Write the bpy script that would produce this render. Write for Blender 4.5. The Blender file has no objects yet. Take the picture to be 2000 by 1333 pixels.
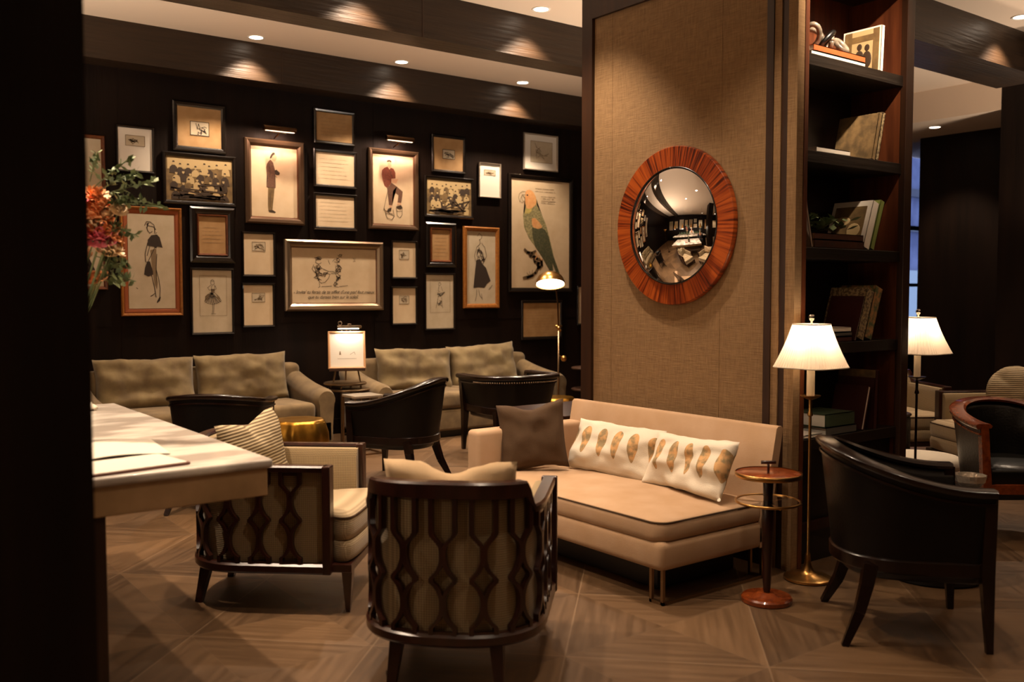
import bpy, bmesh, math, random
from mathutils import Vector, Matrix, noise
PI=math.pi; rad=math.radians
S=bpy.context.scene; COL=S.collection
random.seed(7)
# ---------------------------------------------------------------- camera
F_PX=1840.4; PITCH=math.atan(93/F_PX); YAW=rad(36.94); CZ=1.5
cd=bpy.data.cameras.new('camera'); cam=bpy.data.objects.new('camera',cd); COL.objects.link(cam); S.camera=cam
cam.location=(0,0,CZ); cam.rotation_euler=(PI/2-PITCH,0,-YAW)
cd.sensor_width=36; cd.lens=36*F_PX/2000; cd.clip_start=0.05; cd.clip_end=200
cd.dof.use_dof=True; cd.dof.focus_distance=6.2; cd.dof.aperture_fstop=2.2
# ---------------------------------------------------------------- world, view
w=bpy.data.worlds.new('world'); S.world=w; w.use_nodes=True
w.node_tree.nodes['Background'].inputs[0].default_value=(.20,.27,.55,1); w.node_tree.nodes['Background'].inputs[1].default_value=2.2
S.view_settings.view_transform='Standard'; S.view_settings.look='None'; S.view_settings.gamma=1
S.view_settings.use_curve_mapping=False; S.view_settings.exposure=0.75
WARM=(1,.77,.56)
# every lamp of the room and the added ceiling fill is switched here: power in watts
P_DOWN=110; P_SHADE=2.1; P_PIC=2.6; P_EASEL=1.0; P_PHARM=6; P_FILL_UP=230
# (x, y, z, spot half angle deg, power factor, label)
CEIL=3.92; SOFF=3.56
DOWN=[(3.50,8.68,CEIL,50,1.35,'ceiling downlight over the gallery wall, leftmost of the row of three'),
 (5.08,8.68,CEIL,50,1.35,'ceiling downlight over the gallery wall, middle of the row of three'),
 (6.68,8.68,CEIL,50,1.35,'ceiling downlight over the gallery wall, nearest the fabric pillar'),
 (5.10,6.37,CEIL,50,1.35,'bright ceiling downlight near the photo top, just left of the fabric pillar'),
 (3.47,6.37,CEIL,50,1.35,'downlight just above the frame whose pool falls on the middle beam'),
 (8.60,4.02,CEIL,50,1.35,'ceiling downlight in the top right corner of the photo'),
 (11.28,6.28,SOFF,45,.7,'ceiling downlight in the low soffit above the dark wall at right'),
 (3.55,4.62,CEIL,40,1.6,'unseen row downlight beside the pillar'),(3.30,3.05,CEIL,42,.8,'unseen row downlight by the settee'),(4.45,2.15,CEIL,33,3.2,'unseen row downlight before the bookcase'),
 (1.9,3.9,CEIL,42,1.2,'unseen row downlight over the lattice armchair'),(0.9,4.6,CEIL,42,2.8,'unseen row downlight over the marble table'),
 (1.9,2.0,CEIL,42,.55,'unseen row downlight near the camera'),(1.84,6.9,CEIL,42,1,'unseen row downlight over the left sofa'),
 (5.9,7.35,CEIL,42,.9,'unseen row downlight over the right sofa'),(4.1,7.35,CEIL,42,.9,'unseen row downlight between the sofas'),
 (6.9,3.3,CEIL,42,.45,'unseen row downlight right of the bookcase'),(5.0,1.5,CEIL,42,.12,'unseen row downlight right foreground'),
 (-1.2,1.0,CEIL,45,1.0,'unseen row downlight over the bar'),(-1.2,-1.5,CEIL,45,1.0,'unseen row downlight behind the bar'),(2.5,-.8,CEIL,45,.3,'unseen row downlight behind'),
 (-3.2,.2,CEIL,45,1.2,'unseen row downlight at the bar pictures'),(-3.2,-2.,CEIL,45,1.2,'unseen row downlight at the bar pictures'),(-3.2,2.4,CEIL,45,1.2,'unseen row downlight at the bar pictures')]
def tag(o,label=None,cat=None,group=None,kind=None):
    if label:o['label']=label
    if cat:o['category']=cat
    if group:o['group']=group
    if kind:o['kind']=kind
    return o
for i,(x,y,z,ang,pf,lab) in enumerate(DOWN):
    ld=bpy.data.lights.new('downlight_lamp','SPOT'); ld.energy=P_DOWN*pf; ld.color=WARM; ld.spot_size=rad(2*ang); ld.spot_blend=.55; ld.shadow_soft_size=.04
    lo=bpy.data.objects.new('downlight_lamp',ld); COL.objects.link(lo); lo.location=(x,y,z-.03)
    if ang==33: lo.rotation_euler=(rad(52),0,rad(-14)); ld.spot_size=rad(54); ld.spot_blend=1   # adjustable spot turned toward the bookcase
# ---------------------------------------------------------------- materials
def C(h):
    h=h.lstrip('#'); v=[int(h[i:i+2],16)/255 for i in (0,2,4)]
    return tuple((a/12.92 if a<=.04045 else ((a+.055)/1.055)**2.4) for a in v)+(1,)
def mat(name,col,rough=.5,metal=0,coat=0,spec=.5,bump=None,var=None,coord='Object',emit=None,trans=None,sheen=0):
    """bump=(scale xyz or float, strength[,detail]); var=(scale, second colour, contrast)"""
    m=bpy.data.materials.new(name); m.use_nodes=True; nt=m.node_tree; N=nt.nodes; L=nt.links; b=N['Principled BSDF']
    col=C(col) if isinstance(col,str) else col
    b.inputs['Base Color'].default_value=col; b.inputs['Roughness'].default_value=rough; b.inputs['Metallic'].default_value=metal
    b.inputs['Coat Weight'].default_value=coat; b.inputs['Coat Roughness'].default_value=.05; b.inputs['Specular IOR Level'].default_value=spec
    b.inputs['Sheen Weight'].default_value=sheen
    if trans: b.inputs['Transmission Weight'].default_value=trans
    if emit: b.inputs['Emission Color'].default_value=C(emit[0]) if isinstance(emit[0],str) else emit[0]; b.inputs['Emission Strength'].default_value=emit[1]
    tc=N.new('ShaderNodeTexCoord')
    def mapped(s):
        mp=N.new('ShaderNodeMapping'); L.new(tc.outputs[coord],mp.inputs[0]); mp.inputs['Scale'].default_value=s if isinstance(s,tuple) else (s,s,s); return mp
    def nz(s,det=4):
        n=N.new('ShaderNodeTexNoise'); L.new(mapped(s).outputs[0],n.inputs[0]); n.inputs['Scale'].default_value=1; n.inputs['Detail'].default_value=det; return n
    if var:
        n=nz(var[0]); r=N.new('ShaderNodeValToRGB'); L.new(n.outputs[0],r.inputs[0]); k=var[2] if len(var)>2 else .2
        r.color_ramp.elements[0].position=.5-k; r.color_ramp.elements[1].position=.5+k
        r.color_ramp.elements[0].color=col; r.color_ramp.elements[1].color=C(var[1]); L.new(r.outputs[0],b.inputs['Base Color'])
    if bump:
        n=nz(bump[0],bump[2] if len(bump)>2 else 4); bp=N.new('ShaderNodeBump'); L.new(n.outputs[0],bp.inputs['Height']); bp.inputs['Strength'].default_value=bump[1]; bp.inputs['Distance'].default_value=.01
        L.new(bp.outputs[0],b.inputs['Normal'])
    return m
M={}
def weave(name,c1,c2,s=160,rough=.9,bs=.3,sz=None):
    m=mat(name,c1,rough,sheen=.2); nt=m.node_tree; N=nt.nodes; L=nt.links; b=N['Principled BSDF']; tc=N.new('ShaderNodeTexCoord')
    sep=N.new('ShaderNodeSeparateXYZ'); L.new(tc.outputs['Object'],sep.inputs[0])
    def sn(src,k):
        a=N.new('ShaderNodeMath'); a.operation='MULTIPLY'; a.inputs[1].default_value=k; L.new(src,a.inputs[0])
        q=N.new('ShaderNodeMath'); q.operation='SINE'; L.new(a.outputs[0],q.inputs[0]); return q.outputs[0]
    ad=N.new('ShaderNodeMath'); L.new(sep.outputs[0],ad.inputs[0]); L.new(sep.outputs[1],ad.inputs[1])
    x=sn(ad.outputs[0],s*6.283); z=sn(sep.outputs[2],(sz or s)*6.283)
    mu=N.new('ShaderNodeMath'); mu.operation='ADD'; L.new(x,mu.inputs[0]); L.new(z,mu.inputs[1])
    mr=N.new('ShaderNodeMapRange'); L.new(mu.outputs[0],mr.inputs[0]); mr.inputs[1].default_value=-2; mr.inputs[2].default_value=2
    mx=N.new('ShaderNodeMix'); mx.data_type='RGBA'; L.new(mr.outputs[0],mx.inputs[0]); mx.inputs[6].default_value=C(c1); mx.inputs[7].default_value=C(c2); L.new(mx.outputs[2],b.inputs['Base Color'])
    bp=N.new('ShaderNodeBump'); L.new(mr.outputs[0],bp.inputs['Height']); bp.inputs['Strength'].default_value=bs; bp.inputs['Distance'].default_value=.003; L.new(bp.outputs[0],b.inputs['Normal'])
    return m
M['wallwood']=mat('dark_wall_wood','#100906',.5,spec=.12,bump=((60,60,3),.25),var=((9,9,.8),'#1b100a',.25))
M['nearwood']=mat('dark_near_wood','#0d0704',.55,spec=.12,bump=((60,60,3),.2),var=((12,12,.8),'#1e120a',.3))
M['beam']=mat('dark_beam_wood','#20150c',.42,spec=.4,bump=((2.5,60,38),.55,6),var=((2,8,30),'#2e1f11',.25))
M['plaster']=mat('ceiling_plaster','#cfb9a1',.9,bump=(60,.08))
M['walnut']=mat('walnut_trim','#38200f',.42,var=((30,30,2),'#241208',.25))
M['cherry']=mat('bookcase_cherry_wood','#6b391e',.38,var=((22,22,1.6),'#3f1d0e',.2),bump=((80,80,4),.1))
M['shelf']=mat('black_brown_shelf','#130d08',.4,var=((3,30,60),'#1e150d',.25),bump=((3,60,60),.2))
M['espresso']=mat('espresso_wood','#0e0603',.25,coat=.12,spec=.4,var=((20,20,5),'#1e0d07',.3))
M['redwood']=mat('reddish_frame_wood','#1e0b06',.28,coat=.2,var=((25,25,6),'#35150b',.25))
M['black']=mat('black_lacquer','#080605',.35)
M['leather']=mat('black_leather','#060403',.38,spec=.25,bump=(90,.12,2),var=(4,'#0a0705',.3))
M['greenleather']=mat('dark_olive_leather','#0c0a06',.33,spec=.35,bump=(70,.15,2))
M['orangewood']=mat('orange_burl_wood','#8a4017',.25,coat=.4,var=((25,25,25),'#5d230b',.2))
M['linen']=mat('cream_linen','#a98866',.95,bump=(420,.25,2),var=(5,'#b59678',.2))
M['checks']=weave('checked_upholstery','#9c865f','#655339',110)
M['checkslight']=weave('pale_checked_upholstery','#b8a382','#85704f',110)
M['velvet']=mat('olive_velvet','#554327',.9,sheen=.15,bump=(7,.35,3),var=((7,7,7),'#75603f',.2))
M['velvetlight']=mat('olive_velvet_cushion','#5f4d31',.9,sheen=.15,bump=(8,.45,3),var=((6,6,6),'#82704c',.2))
M['brownpillow']=mat('brown_cloth','#45301a',.95,bump=(300,.25,2))
M['creampillow']=mat('cream_cloth','#b09572',.93,bump=(300,.2,2))
M['whitepillow']=mat('white_cloth','#d6cbb8',.93,bump=(250,.2,2))
M['goldprint']=mat('gold_seed_print','#a37d4c',.8,var=((22,22,22),'#6f6650',.12))
M['stripepillow']=None
M['brass']=mat('aged_brass','#b98d52',.28,metal=1)
M['darkbrass']=mat('dark_bronze','#4a3320',.3,metal=1)
M['chrome']=mat('chrome','#c9c0b4',.12,metal=1)
M['steel']=mat('brushed_bronze_metal','#8a7358',.35,metal=1)
M['mirror']=mat('mirror_glass','#e8e8e8',.015,metal=1)
M['gold']=mat('hammered_gold','#c9983f',.3,metal=1,bump=(9,.5,2),var=(8,'#a3752b',.2))
M['silver']=mat('silver_frame','#b9ad9c',.35,metal=.7)
M['pewter']=mat('pewter_frame','#8a7660',.3,metal=.8); M['bronzeframe']=mat('bronze_frame','#55402e',.35,metal=.6)
M['marble']=mat('white_marble','#e8dfd2',.25,coat=.2,var=((2.2,5,3),'#b5aa9e',.07))
M['marbleedge']=mat('honed_marble_edge','#b8946a',.6,var=((6,6,6),'#8c6e48',.25))
M['bulb']=mat('lit_bulb','#ffffff',.4,emit=('#ffe9cf',9))
M['striplight']=mat('picture_light_strip','#ffffff',.4,emit=('#ffd9b0',3)); M['framedark']=mat('black_frame','#120b07',.25,coat=.3)
M['framebrown']=mat('brown_frame','#4b2410',.3,coat=.2,var=((40,40,40),'#6c3a1a',.2))
M['framegold']=mat('gold_brown_frame','#8a5423',.35,coat=.2,metal=.2,var=((40,40,40),'#a66a2c',.2))
M['rust']=mat('rust_mat_board','#8c4518',.7)
M['paper']=mat('aged_paper','#d3bd9c',.75,coat=.35,var=(8,'#c7ae8b',.25))
M['tan']=mat('tan_paper','#b08b5d',.75,coat=.35,var=(9,'#9a7446',.25))
M['greypaper']=mat('grey_paper','#c4b59c',.75,coat=.35,var=(8,'#b3a285',.25))
M['white']=mat('white_paper','#dcd3c4',.8)
M['ink']=mat('brown_ink','#2e2014',.8)
M['softink']=mat('pale_ink','#7d684c',.8)
M['sepia']=mat('sepia_dark','#33220f',.7,coat=.3)
M['sepialight']=mat('sepia_light','#b39a6c',.7,coat=.3)
M['sepiamid']=mat('sepia_mid','#7a6138',.7,coat=.3,var=(16,'#544022',.2))
M['suit']=mat('brown_suit_ink','#6b4a33',.8,var=((60,60,60),'#54382a',.2))
M['redsuit']=mat('russet_suit_ink','#7a3a22',.8,var=((60,60,60),'#5d2a18',.2))
M['skinink']=mat('flesh_ink','#c49a78',.8)
M['porange']=mat('parrot_orange','#cf8c52',.8,var=(30,'#d9a56b',.2))
M['pyellow']=mat('parrot_yellow','#c2aa62',.8,var=(30,'#a59852',.2))
M['pgreen']=mat('parrot_green','#77714b',.8,var=(55,'#a09468',.1))
M['pdark']=mat('parrot_dark_green','#3f4128',.8,var=(45,'#565538',.15))
M['pbark']=mat('branch_brown','#3d2a18',.8,var=(30,'#6d5534',.15))
M['oxblood']=mat('oxblood_cover','#35100b',.5)
M['glass']=mat('clear_glass','#ffffff',.02,trans=1,spec=.5)
M['leaf']=mat('leaf_green','#4a5e3a',.6,var=(20,'#7f8c60',.2))
M['leafdark']=mat('dark_leaf','#141b10',.5)
M['petalorange']=mat('orange_petal','#f79a58',.6,var=(18,'#fcc896',.2))
M['petalpink']=mat('pink_petal','#d85a70',.6,var=(18,'#f09aa2',.2))
M['petalcream']=mat('cream_petal','#f6dcb4',.6)
M['ceramic']=mat('grey_ceramic','#8f8474',.25,spec=.6,var=(12,'#4d463c',.15))
M['candle']=mat('candle_sleeve','#efe2c8',.6,sheen=.1)
# translucent pleated lamp shade
m=bpy.data.materials.new('pleated_shade_cloth'); m.use_nodes=True; nt=m.node_tree; N=nt.nodes; L=nt.links; N.remove(N['Principled BSDF'])
df=N.new('ShaderNodeBsdfDiffuse'); df.inputs[0].default_value=C('#f0e0c8'); tr=N.new('ShaderNodeBsdfTranslucent'); tr.inputs[0].default_value=C('#fbe9d2')
mx=N.new('ShaderNodeMixShader'); mx.inputs[0].default_value=.6; L.new(df.outputs[0],mx.inputs[1]); L.new(tr.outputs[0],mx.inputs[2]); L.new(mx.outputs[0],N['Material Output'].inputs[0]); M['shade']=m
# striped pillow
m=weave('ribbed_pillow_cloth','#bfae8e','#6f5f44',75,bs=.5,sz=75); M['stripepillow']=m
def ribs(name,c1,c2,ax,freq):
    m=mat(name,c1,.9); nt=m.node_tree; N=nt.nodes; L=nt.links; b=N['Principled BSDF']; tc=N.new('ShaderNodeTexCoord'); sp=N.new('ShaderNodeSeparateXYZ'); L.new(tc.outputs['Object'],sp.inputs[0])
    a=N.new('ShaderNodeMath'); a.operation='MULTIPLY'; a.inputs[1].default_value=freq*6.283; L.new(sp.outputs[ax],a.inputs[0]); q=N.new('ShaderNodeMath'); q.operation='SINE'; L.new(a.outputs[0],q.inputs[0])
    mr=N.new('ShaderNodeMapRange'); L.new(q.outputs[0],mr.inputs[0]); mr.inputs[1].default_value=-1
    mx=N.new('ShaderNodeMix'); mx.data_type='RGBA'; L.new(mr.outputs[0],mx.inputs[0]); mx.inputs[6].default_value=C(c2); mx.inputs[7].default_value=C(c1); L.new(mx.outputs[2],b.inputs['Base Color'])
    bp=N.new('ShaderNodeBump'); L.new(mr.outputs[0],bp.inputs['Height']); bp.inputs['Strength'].default_value=.5; bp.inputs['Distance'].default_value=.004; L.new(bp.outputs[0],b.inputs['Normal']); return m
M['stripepillow']=ribs('ribbed_pillow_cloth','#b8a684','#5b4a33',2,62)
# grasscloth (horizontal fibre weave + seams every 0.91 m along y)
def grass():
    m=mat('tan_grasscloth','#957247',.85); nt=m.node_tree; N=nt.nodes; L=nt.links; b=N['Principled BSDF']; tc=N.new('ShaderNodeTexCoord')
    def n_(s,det): 
        mp=N.new('ShaderNodeMapping'); L.new(tc.outputs['Object'],mp.inputs[0]); mp.inputs['Scale'].default_value=s; n=N.new('ShaderNodeTexNoise'); n.inputs['Scale'].default_value=1; n.inputs['Detail'].default_value=det; L.new(mp.outputs[0],n.inputs[0]); return n
    a=n_((10,10,230),3); c=n_((200,200,14),3); ad=N.new('ShaderNodeMath'); L.new(a.outputs[0],ad.inputs[0]); L.new(c.outputs[0],ad.inputs[1])
    r=N.new('ShaderNodeValToRGB'); mr=N.new('ShaderNodeMapRange'); L.new(ad.outputs[0],mr.inputs[0]); mr.inputs[1].default_value=.55; mr.inputs[2].default_value=1.45; L.new(mr.outputs[0],r.inputs[0])
    r.color_ramp.elements[0].color=C('#6a4e2e'); r.color_ramp.elements[1].color=C('#977750')
    L.new(r.outputs[0],b.inputs['Base Color']); bp=N.new('ShaderNodeBump'); L.new(ad.outputs[0],bp.inputs['Height']); bp.inputs['Strength'].default_value=.35; bp.inputs['Distance'].default_value=.004; L.new(bp.outputs[0],b.inputs['Normal']); return m
M['grass']=grass()
# floor: square parquet panels laid at 45 degrees, each quartered by its diagonals
def floor_mat():
    m=mat('parquet_panels','#6b5038',.36,spec=.5); nt=m.node_tree; N=nt.nodes; L=nt.links; b=N['Principled BSDF']; tc=N.new('ShaderNodeTexCoord')
    mp=N.new('ShaderNodeMapping'); L.new(tc.outputs['Object'],mp.inputs[0]); mp.vector_type='POINT'; mp.inputs['Rotation'].default_value=(0,0,rad(-45)); mp.inputs['Scale'].default_value=(1/.82,)*3; mp.inputs['Location'].default_value=(-3.82/.82+10,2.96/.82-1.035*0+10,0)
    sp=N.new('ShaderNodeSeparateXYZ'); L.new(mp.outputs[0],sp.inputs[0])
    def mth(op,a,bb=None,c=None):
        n=N.new('ShaderNodeMath'); n.operation=op
        for i,v in enumerate((a,bb,c)):
            if v is None: continue
            if isinstance(v,(int,float)): n.inputs[i].default_value=v
            else: L.new(v,n.inputs[i])
        return n.outputs[0]
    X,Y=sp.outputs[0],sp.outputs[1]
    fx=mth('FRACT',X); fy=mth('FRACT',Y); ix=mth('FLOOR',X); iy=mth('FLOOR',Y)
    cx=mth('SUBTRACT',fx,.5); cy=mth('SUBTRACT',fy,.5); ax=mth('ABSOLUTE',cx); ay=mth('ABSOLUTE',cy)
    d1=mth('GREATER_THAN',ax,ay)                    # which pair of triangles
    sx=mth('GREATER_THAN',cx,0); sy=mth('GREATER_THAN',cy,0)
    tri=mth('ADD',mth('MULTIPLY',d1,mth('ADD',sx,1)),mth('MULTIPLY',mth('SUBTRACT',1,d1),mth('ADD',sy,3)))
    cmb=N.new('ShaderNodeCombineXYZ'); L.new(ix,cmb.inputs[0]); L.new(iy,cmb.inputs[1]); L.new(tri,cmb.inputs[2])
    wn=N.new('ShaderNodeTexWhiteNoise'); L.new(cmb.outputs[0],wn.inputs[0])
    # grain runs one way in two triangles, the other way in the others
    def grain(s):
        q=N.new('ShaderNodeMapping'); L.new(mp.outputs[0],q.inputs[0]); q.inputs['Scale'].default_value=s; n=N.new('ShaderNodeTexNoise'); n.inputs['Scale'].default_value=1; n.inputs['Detail'].default_value=5; L.new(q.outputs[0],n.inputs[0]); return n.outputs[0]
    g1=grain((1.5,26,1)); g2=grain((26,1.5,1)); g=N.new('ShaderNodeMix'); L.new(d1,g.inputs[0]); L.new(g1,g.inputs[2]); L.new(g2,g.inputs[3])
    cloud=grain((1.1,1.4,1))
    edge=mth('MAXIMUM',ax,ay); line=mth('GREATER_THAN',edge,.4955)
    dg=mth('LESS_THAN',mth('ABSOLUTE',mth('SUBTRACT',ax,ay)),.003)
    v=mth('ADD',mth('MULTIPLY',wn.outputs[0],.30),mth('ADD',mth('MULTIPLY',g.outputs[0],.7),mth('MULTIPLY',cloud,.55)))
    r=N.new('ShaderNodeValToRGB'); L.new(v,r.inputs[0]); r.color_ramp.elements[0].position=.35; r.color_ramp.elements[1].position=1.05
    r.color_ramp.elements[0].color=C('#2a1b0e'); r.color_ramp.elements[1].color=C('#6c5238')
    mx=N.new('ShaderNodeMix'); mx.data_type='RGBA'; L.new(mth('MULTIPLY',line,.55),mx.inputs[0]); L.new(r.outputs[0],mx.inputs[6]); mx.inputs[7].default_value=C('#7f6850')
    mz=N.new('ShaderNodeMix'); mz.data_type='RGBA'; L.new(mth('MULTIPLY',dg,.25),mz.inputs[0]); L.new(mx.outputs[2],mz.inputs[6]); mz.inputs[7].default_value=C('#7f6850'); L.new(mz.outputs[2],b.inputs['Base Color'])
    bp=N.new('ShaderNodeBump'); L.new(mth('SUBTRACT',g.outputs[0],mth('MULTIPLY',line,.6)),bp.inputs['Height']); bp.inputs['Strength'].default_value=.12; bp.inputs['Distance'].default_value=.004; L.new(bp.outputs[0],b.inputs['Normal'])
    rr=N.new('ShaderNodeMapRange'); L.new(g.outputs[0],rr.inputs[0]); rr.inputs[3].default_value=.28; rr.inputs[4].default_value=.5; L.new(rr.outputs[0],b.inputs['Roughness'])
    return m
M['floor']=floor_mat()
# ---------------------------------------------------------------- mesh helpers
def nb(): return bmesh.new()
def obj(name,bm,m,parent=None,smooth=False,sub=0,auto=None,loc=None,rot=None):
    me=bpy.data.meshes.new(name); bmesh.ops.recalc_face_normals(bm,faces=bm.faces); bm.to_mesh(me); bm.free()
    for mm in (m if isinstance(m,(list,tuple)) else [m]): me.materials.append(mm)
    o=bpy.data.objects.new(name,me); COL.objects.link(o); o.parent=parent
    if loc: o.location=loc
    if rot: o.rotation_euler=rot
    if smooth:
        for f in me.polygons: f.use_smooth=True
        if auto is not None: me.set_sharp_from_angle(angle=rad(auto))
    if sub: s=o.modifiers.new('s','SUBSURF'); s.levels=sub; s.render_levels=sub
    return o
def thing(name,label,cat,loc=(0,0,0),rotz=0,group=None,rot=None):
    o=bpy.data.objects.new(name,None); COL.objects.link(o); o.location=loc; o.rotation_euler=rot or (0,0,rotz); o.empty_display_size=.1
    return tag(o,label,cat,group)
def copy_tree(o,parent=None):
    c=o.copy(); COL.objects.link(c); c.parent=parent
    for ch in list(o.children): copy_tree(ch,c)
    return c
def face_rot(fx,fy): return math.atan2(fy,fx)-PI/2
def box(bm,c,s,rx=0,ry=0,rz=0,bev=0,seg=2,mi=0):
    mtx=Matrix.Translation(c)@Matrix.Rotation(rz,4,'Z')@Matrix.Rotation(ry,4,'Y')@Matrix.Rotation(rx,4,'X')@Matrix.Diagonal((s[0],s[1],s[2],1))
    r=bmesh.ops.create_cube(bm,size=1,matrix=mtx); vs=r['verts']; fs={f for v in vs for f in v.link_faces}
    if bev:
        es={e for v in vs for e in v.link_edges}
        rr=bmesh.ops.bevel(bm,geom=list(es),offset=bev,segments=seg,affect='EDGES',profile=.5); fs=set(rr['faces'])|{f for f in fs if f.is_valid}
    for f in fs:
        if f.is_valid: f.material_index=mi
def bx(x0,x1,y0,y1,z0,z1,bm=None,bev=0,seg=2,mi=0):
    bm=bm or nb(); box(bm,((x0+x1)/2,(y0+y1)/2,(z0+z1)/2),(x1-x0,y1-y0,z1-z0),bev=bev,seg=seg,mi=mi); return bm
def loft(bm,secs,closed=True,cap=True,ring=False,mi=0):
    V=[[bm.verts.new(p) for p in s] for s in secs]; n=len(V[0]); fs=[]
    rng=range(len(V)) if ring else range(len(V)-1)
    for i in rng:
        a,b=V[i],V[(i+1)%len(V)]
        for j in range(n if closed else n-1):
            k=(j+1)%n
            fs.append(bm.faces.new((a[j],a[k],b[k],b[j])))
    if cap and not ring and closed:
        fs.append(bm.faces.new(V[0][::-1])); fs.append(bm.faces.new(V[-1]))
    for f in fs: f.material_index=mi
    return V
def lathe(bm,prof,seg=32,c=(0,0,0),mi=0,cap=True):
    """prof: list of (r,z) bottom to top"""
    loft(bm,[[(c[0]+max(r,1e-4)*math.cos(2*PI*k/seg),c[1]+max(r,1e-4)*math.sin(2*PI*k/seg),c[2]+z) for k in range(seg)] for r,z in prof],cap=cap,mi=mi)
def tube(bm,pts,r,seg=10,mi=0,flat=1):
    P=[Vector(p) for p in pts]; secs=[]; prev=None
    for i,p in enumerate(P):
        t=(P[min(i+1,len(P)-1)]-P[max(i-1,0)]).normalized()
        if prev is None: prev=Vector((0,0,1)) if abs(t.z)<.9 else Vector((1,0,0))
        n=(prev-t*prev.dot(t)).normalized(); prev=n; b=t.cross(n); ri=r[i] if isinstance(r,(list,tuple)) else r
        secs.append([tuple(p+n*ri*math.cos(2*PI*k/seg)+b*ri*flat*math.sin(2*PI*k/seg)) for k in range(seg)])
    loft(bm,secs,mi=mi)
def tbox(bm,p0,p1,s0,s1,mi=0,fwd=(0,1,0)):
    """tapered square bar from p0 to p1"""
    a,b=Vector(p0),Vector(p1); t=(b-a).normalized(); f=Vector(fwd); f=(f-t*f.dot(t)).normalized(); g=t.cross(f)
    secs=[[tuple(p+f*s*i/2+g*s*j/2) for i,j in ((1,1),(1,-1),(-1,-1),(-1,1))] for p,s in ((a,s0),(b,s1))]
    loft(bm,secs,mi=mi)
def sphere(bm,c,r,u=16,v=10,s=(1,1,1),mi=0):
    res=bmesh.ops.create_uvsphere(bm,u_segments=u,v_segments=v,radius=r,matrix=Matrix.Translation(c)@Matrix.Diagonal((s[0],s[1],s[2],1)))
    for v_ in res['verts']:
        for f in v_.link_faces: f.material_index=mi
def upath(w,yF,yS,yB,n=2.4,N=48):
    pts=[(w,yF)]+[(w,yF+(yS-yF)*k/12) for k in range(1,12)]
    K=120
    for k in range(K+1):
        a=PI*k/K; c,s=math.cos(a),math.sin(a)
        pts.append((w*math.copysign(abs(c)**(2/n),c),yS-(yS-yB)*abs(s)**(2/n)))
    pts+=[(-w,yF+(yS-yF)*k/12) for k in range(11,0,-1)]+[(-w,yF)]
    L=[0]
    for a,b in zip(pts,pts[1:]): L.append(L[-1]+math.hypot(b[0]-a[0],b[1]-a[1]))
    T=L[-1]
    def at(s):
        s=max(0,min(T,s)); i=0; lo,hi=0,len(L)-1
        while hi-lo>1:
            mid=(lo+hi)//2
            if L[mid]<=s: lo=mid
            else: hi=mid
        k=(s-L[lo])/max(1e-9,L[hi]-L[lo]); return (pts[lo][0]+(pts[hi][0]-pts[lo][0])*k,pts[lo][1]+(pts[hi][1]-pts[lo][1])*k)
    def fr(s):
        p=at(s); a=at(s-.012); b=at(s+.012); tx,ty=b[0]-a[0],b[1]-a[1]; l=math.hypot(tx,ty) or 1; tx/=l; ty/=l
        return p,(tx,ty),(-ty,tx)  # point, tangent, outward normal
    return T,fr
def uloft(bm,T,fr,sec,N=64,s0=0,s1=None,mi=0):
    """sec(s) -> closed list of (offset outward, z)"""
    s1=T if s1 is None else s1; secs=[]
    for i in range(N+1):
        s=s0+(s1-s0)*i/N; p,t,n=fr(s); secs.append([(p[0]+n[0]*o,p[1]+n[1]*o,z) for o,z in sec(s)])
    loft(bm,secs,mi=mi)
def puff(bm,poly,layers,mi=0):
    cx=sum(p[0] for p in poly)/len(poly); cy=sum(p[1] for p in poly)/len(poly)
    loft(bm,[[(cx+(x-cx)*k,cy+(y-cy)*k,z) for x,y in poly] for k,z in layers],mi=mi)
def rrect(w,d,r,n=6,c=(0,0)):
    P=[]
    for sx,sy,a0 in ((1,1,0),(-1,1,90),(-1,-1,180),(1,-1,270)):
        for k in range(n+1):
            a=rad(a0+90*k/n); P.append((c[0]+sx*(w/2-r)+r*math.cos(a),c[1]+sy*(d/2-r)+r*math.sin(a)))
    return P
def pillow(w,h,t,pinch=.06,seed=0,wr=.012,n=20,crease=None,p=3.0,mi=0):
    """soft cushion standing in the XZ plane, thickness along Y, base at z=0; crease=(amp) gives a chopped top"""
    bm=nb(); G={}
    for side in (1,-1):
        for i in range(n+1):
            for j in range(n+1):
                u=-1+2*i/n; v=-1+2*j/n
                if (i in (0,n) or j in (0,n)) and side==-1: continue
                e=(1-abs(u)**p)*(1-abs(v)**p); th=t/2*(max(e,0)**.55)
                X=u*w/2*(1-pinch*(1-v*v)*u*u); Z=v*h/2*(1-pinch*(1-u*u)*v*v*1.3)
                if crease: Z-=crease*max(0,v)**2*math.exp(-(u/.42)**2); th*=1-.35*max(0,v)*math.exp(-(u/.16)**2)
                q=noise.noise(Vector((u*1.7+seed,v*1.7,side*.6+seed)))*wr*2+noise.noise(Vector((u*5+seed,v*3,side+seed)))*wr*.8
                G[(side,i,j)]=bm.verts.new((X,side*th+q*(1 if e>0.02 else .2),Z+h/2+q*.5))
    g=lambda s,i,j: G.get((s,i,j)) or G[(1,i,j)]
    for s in (1,-1):
        for i in range(n):
            for j in range(n):
                q=[g(s,i,j),g(s,i+1,j),g(s,i+1,j+1),g(s,i,j+1)]
                f=bm.faces.new(q if s>0 else q[::-1]); f.material_index=mi
    return bm
# ---------------------------------------------------------------- setting
def struct(name,bm,m): o=obj(name,bm,m); o['kind']='structure'; return o
YW=9.15
struct('floor',bx(-4.2,17.2,-4.2,YW+.1,-.1,0),M['floor'])
struct('ceiling',bx(-4.2,17.2,-4.2,YW+.1,CEIL,CEIL+.1),M['plaster'])
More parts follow.
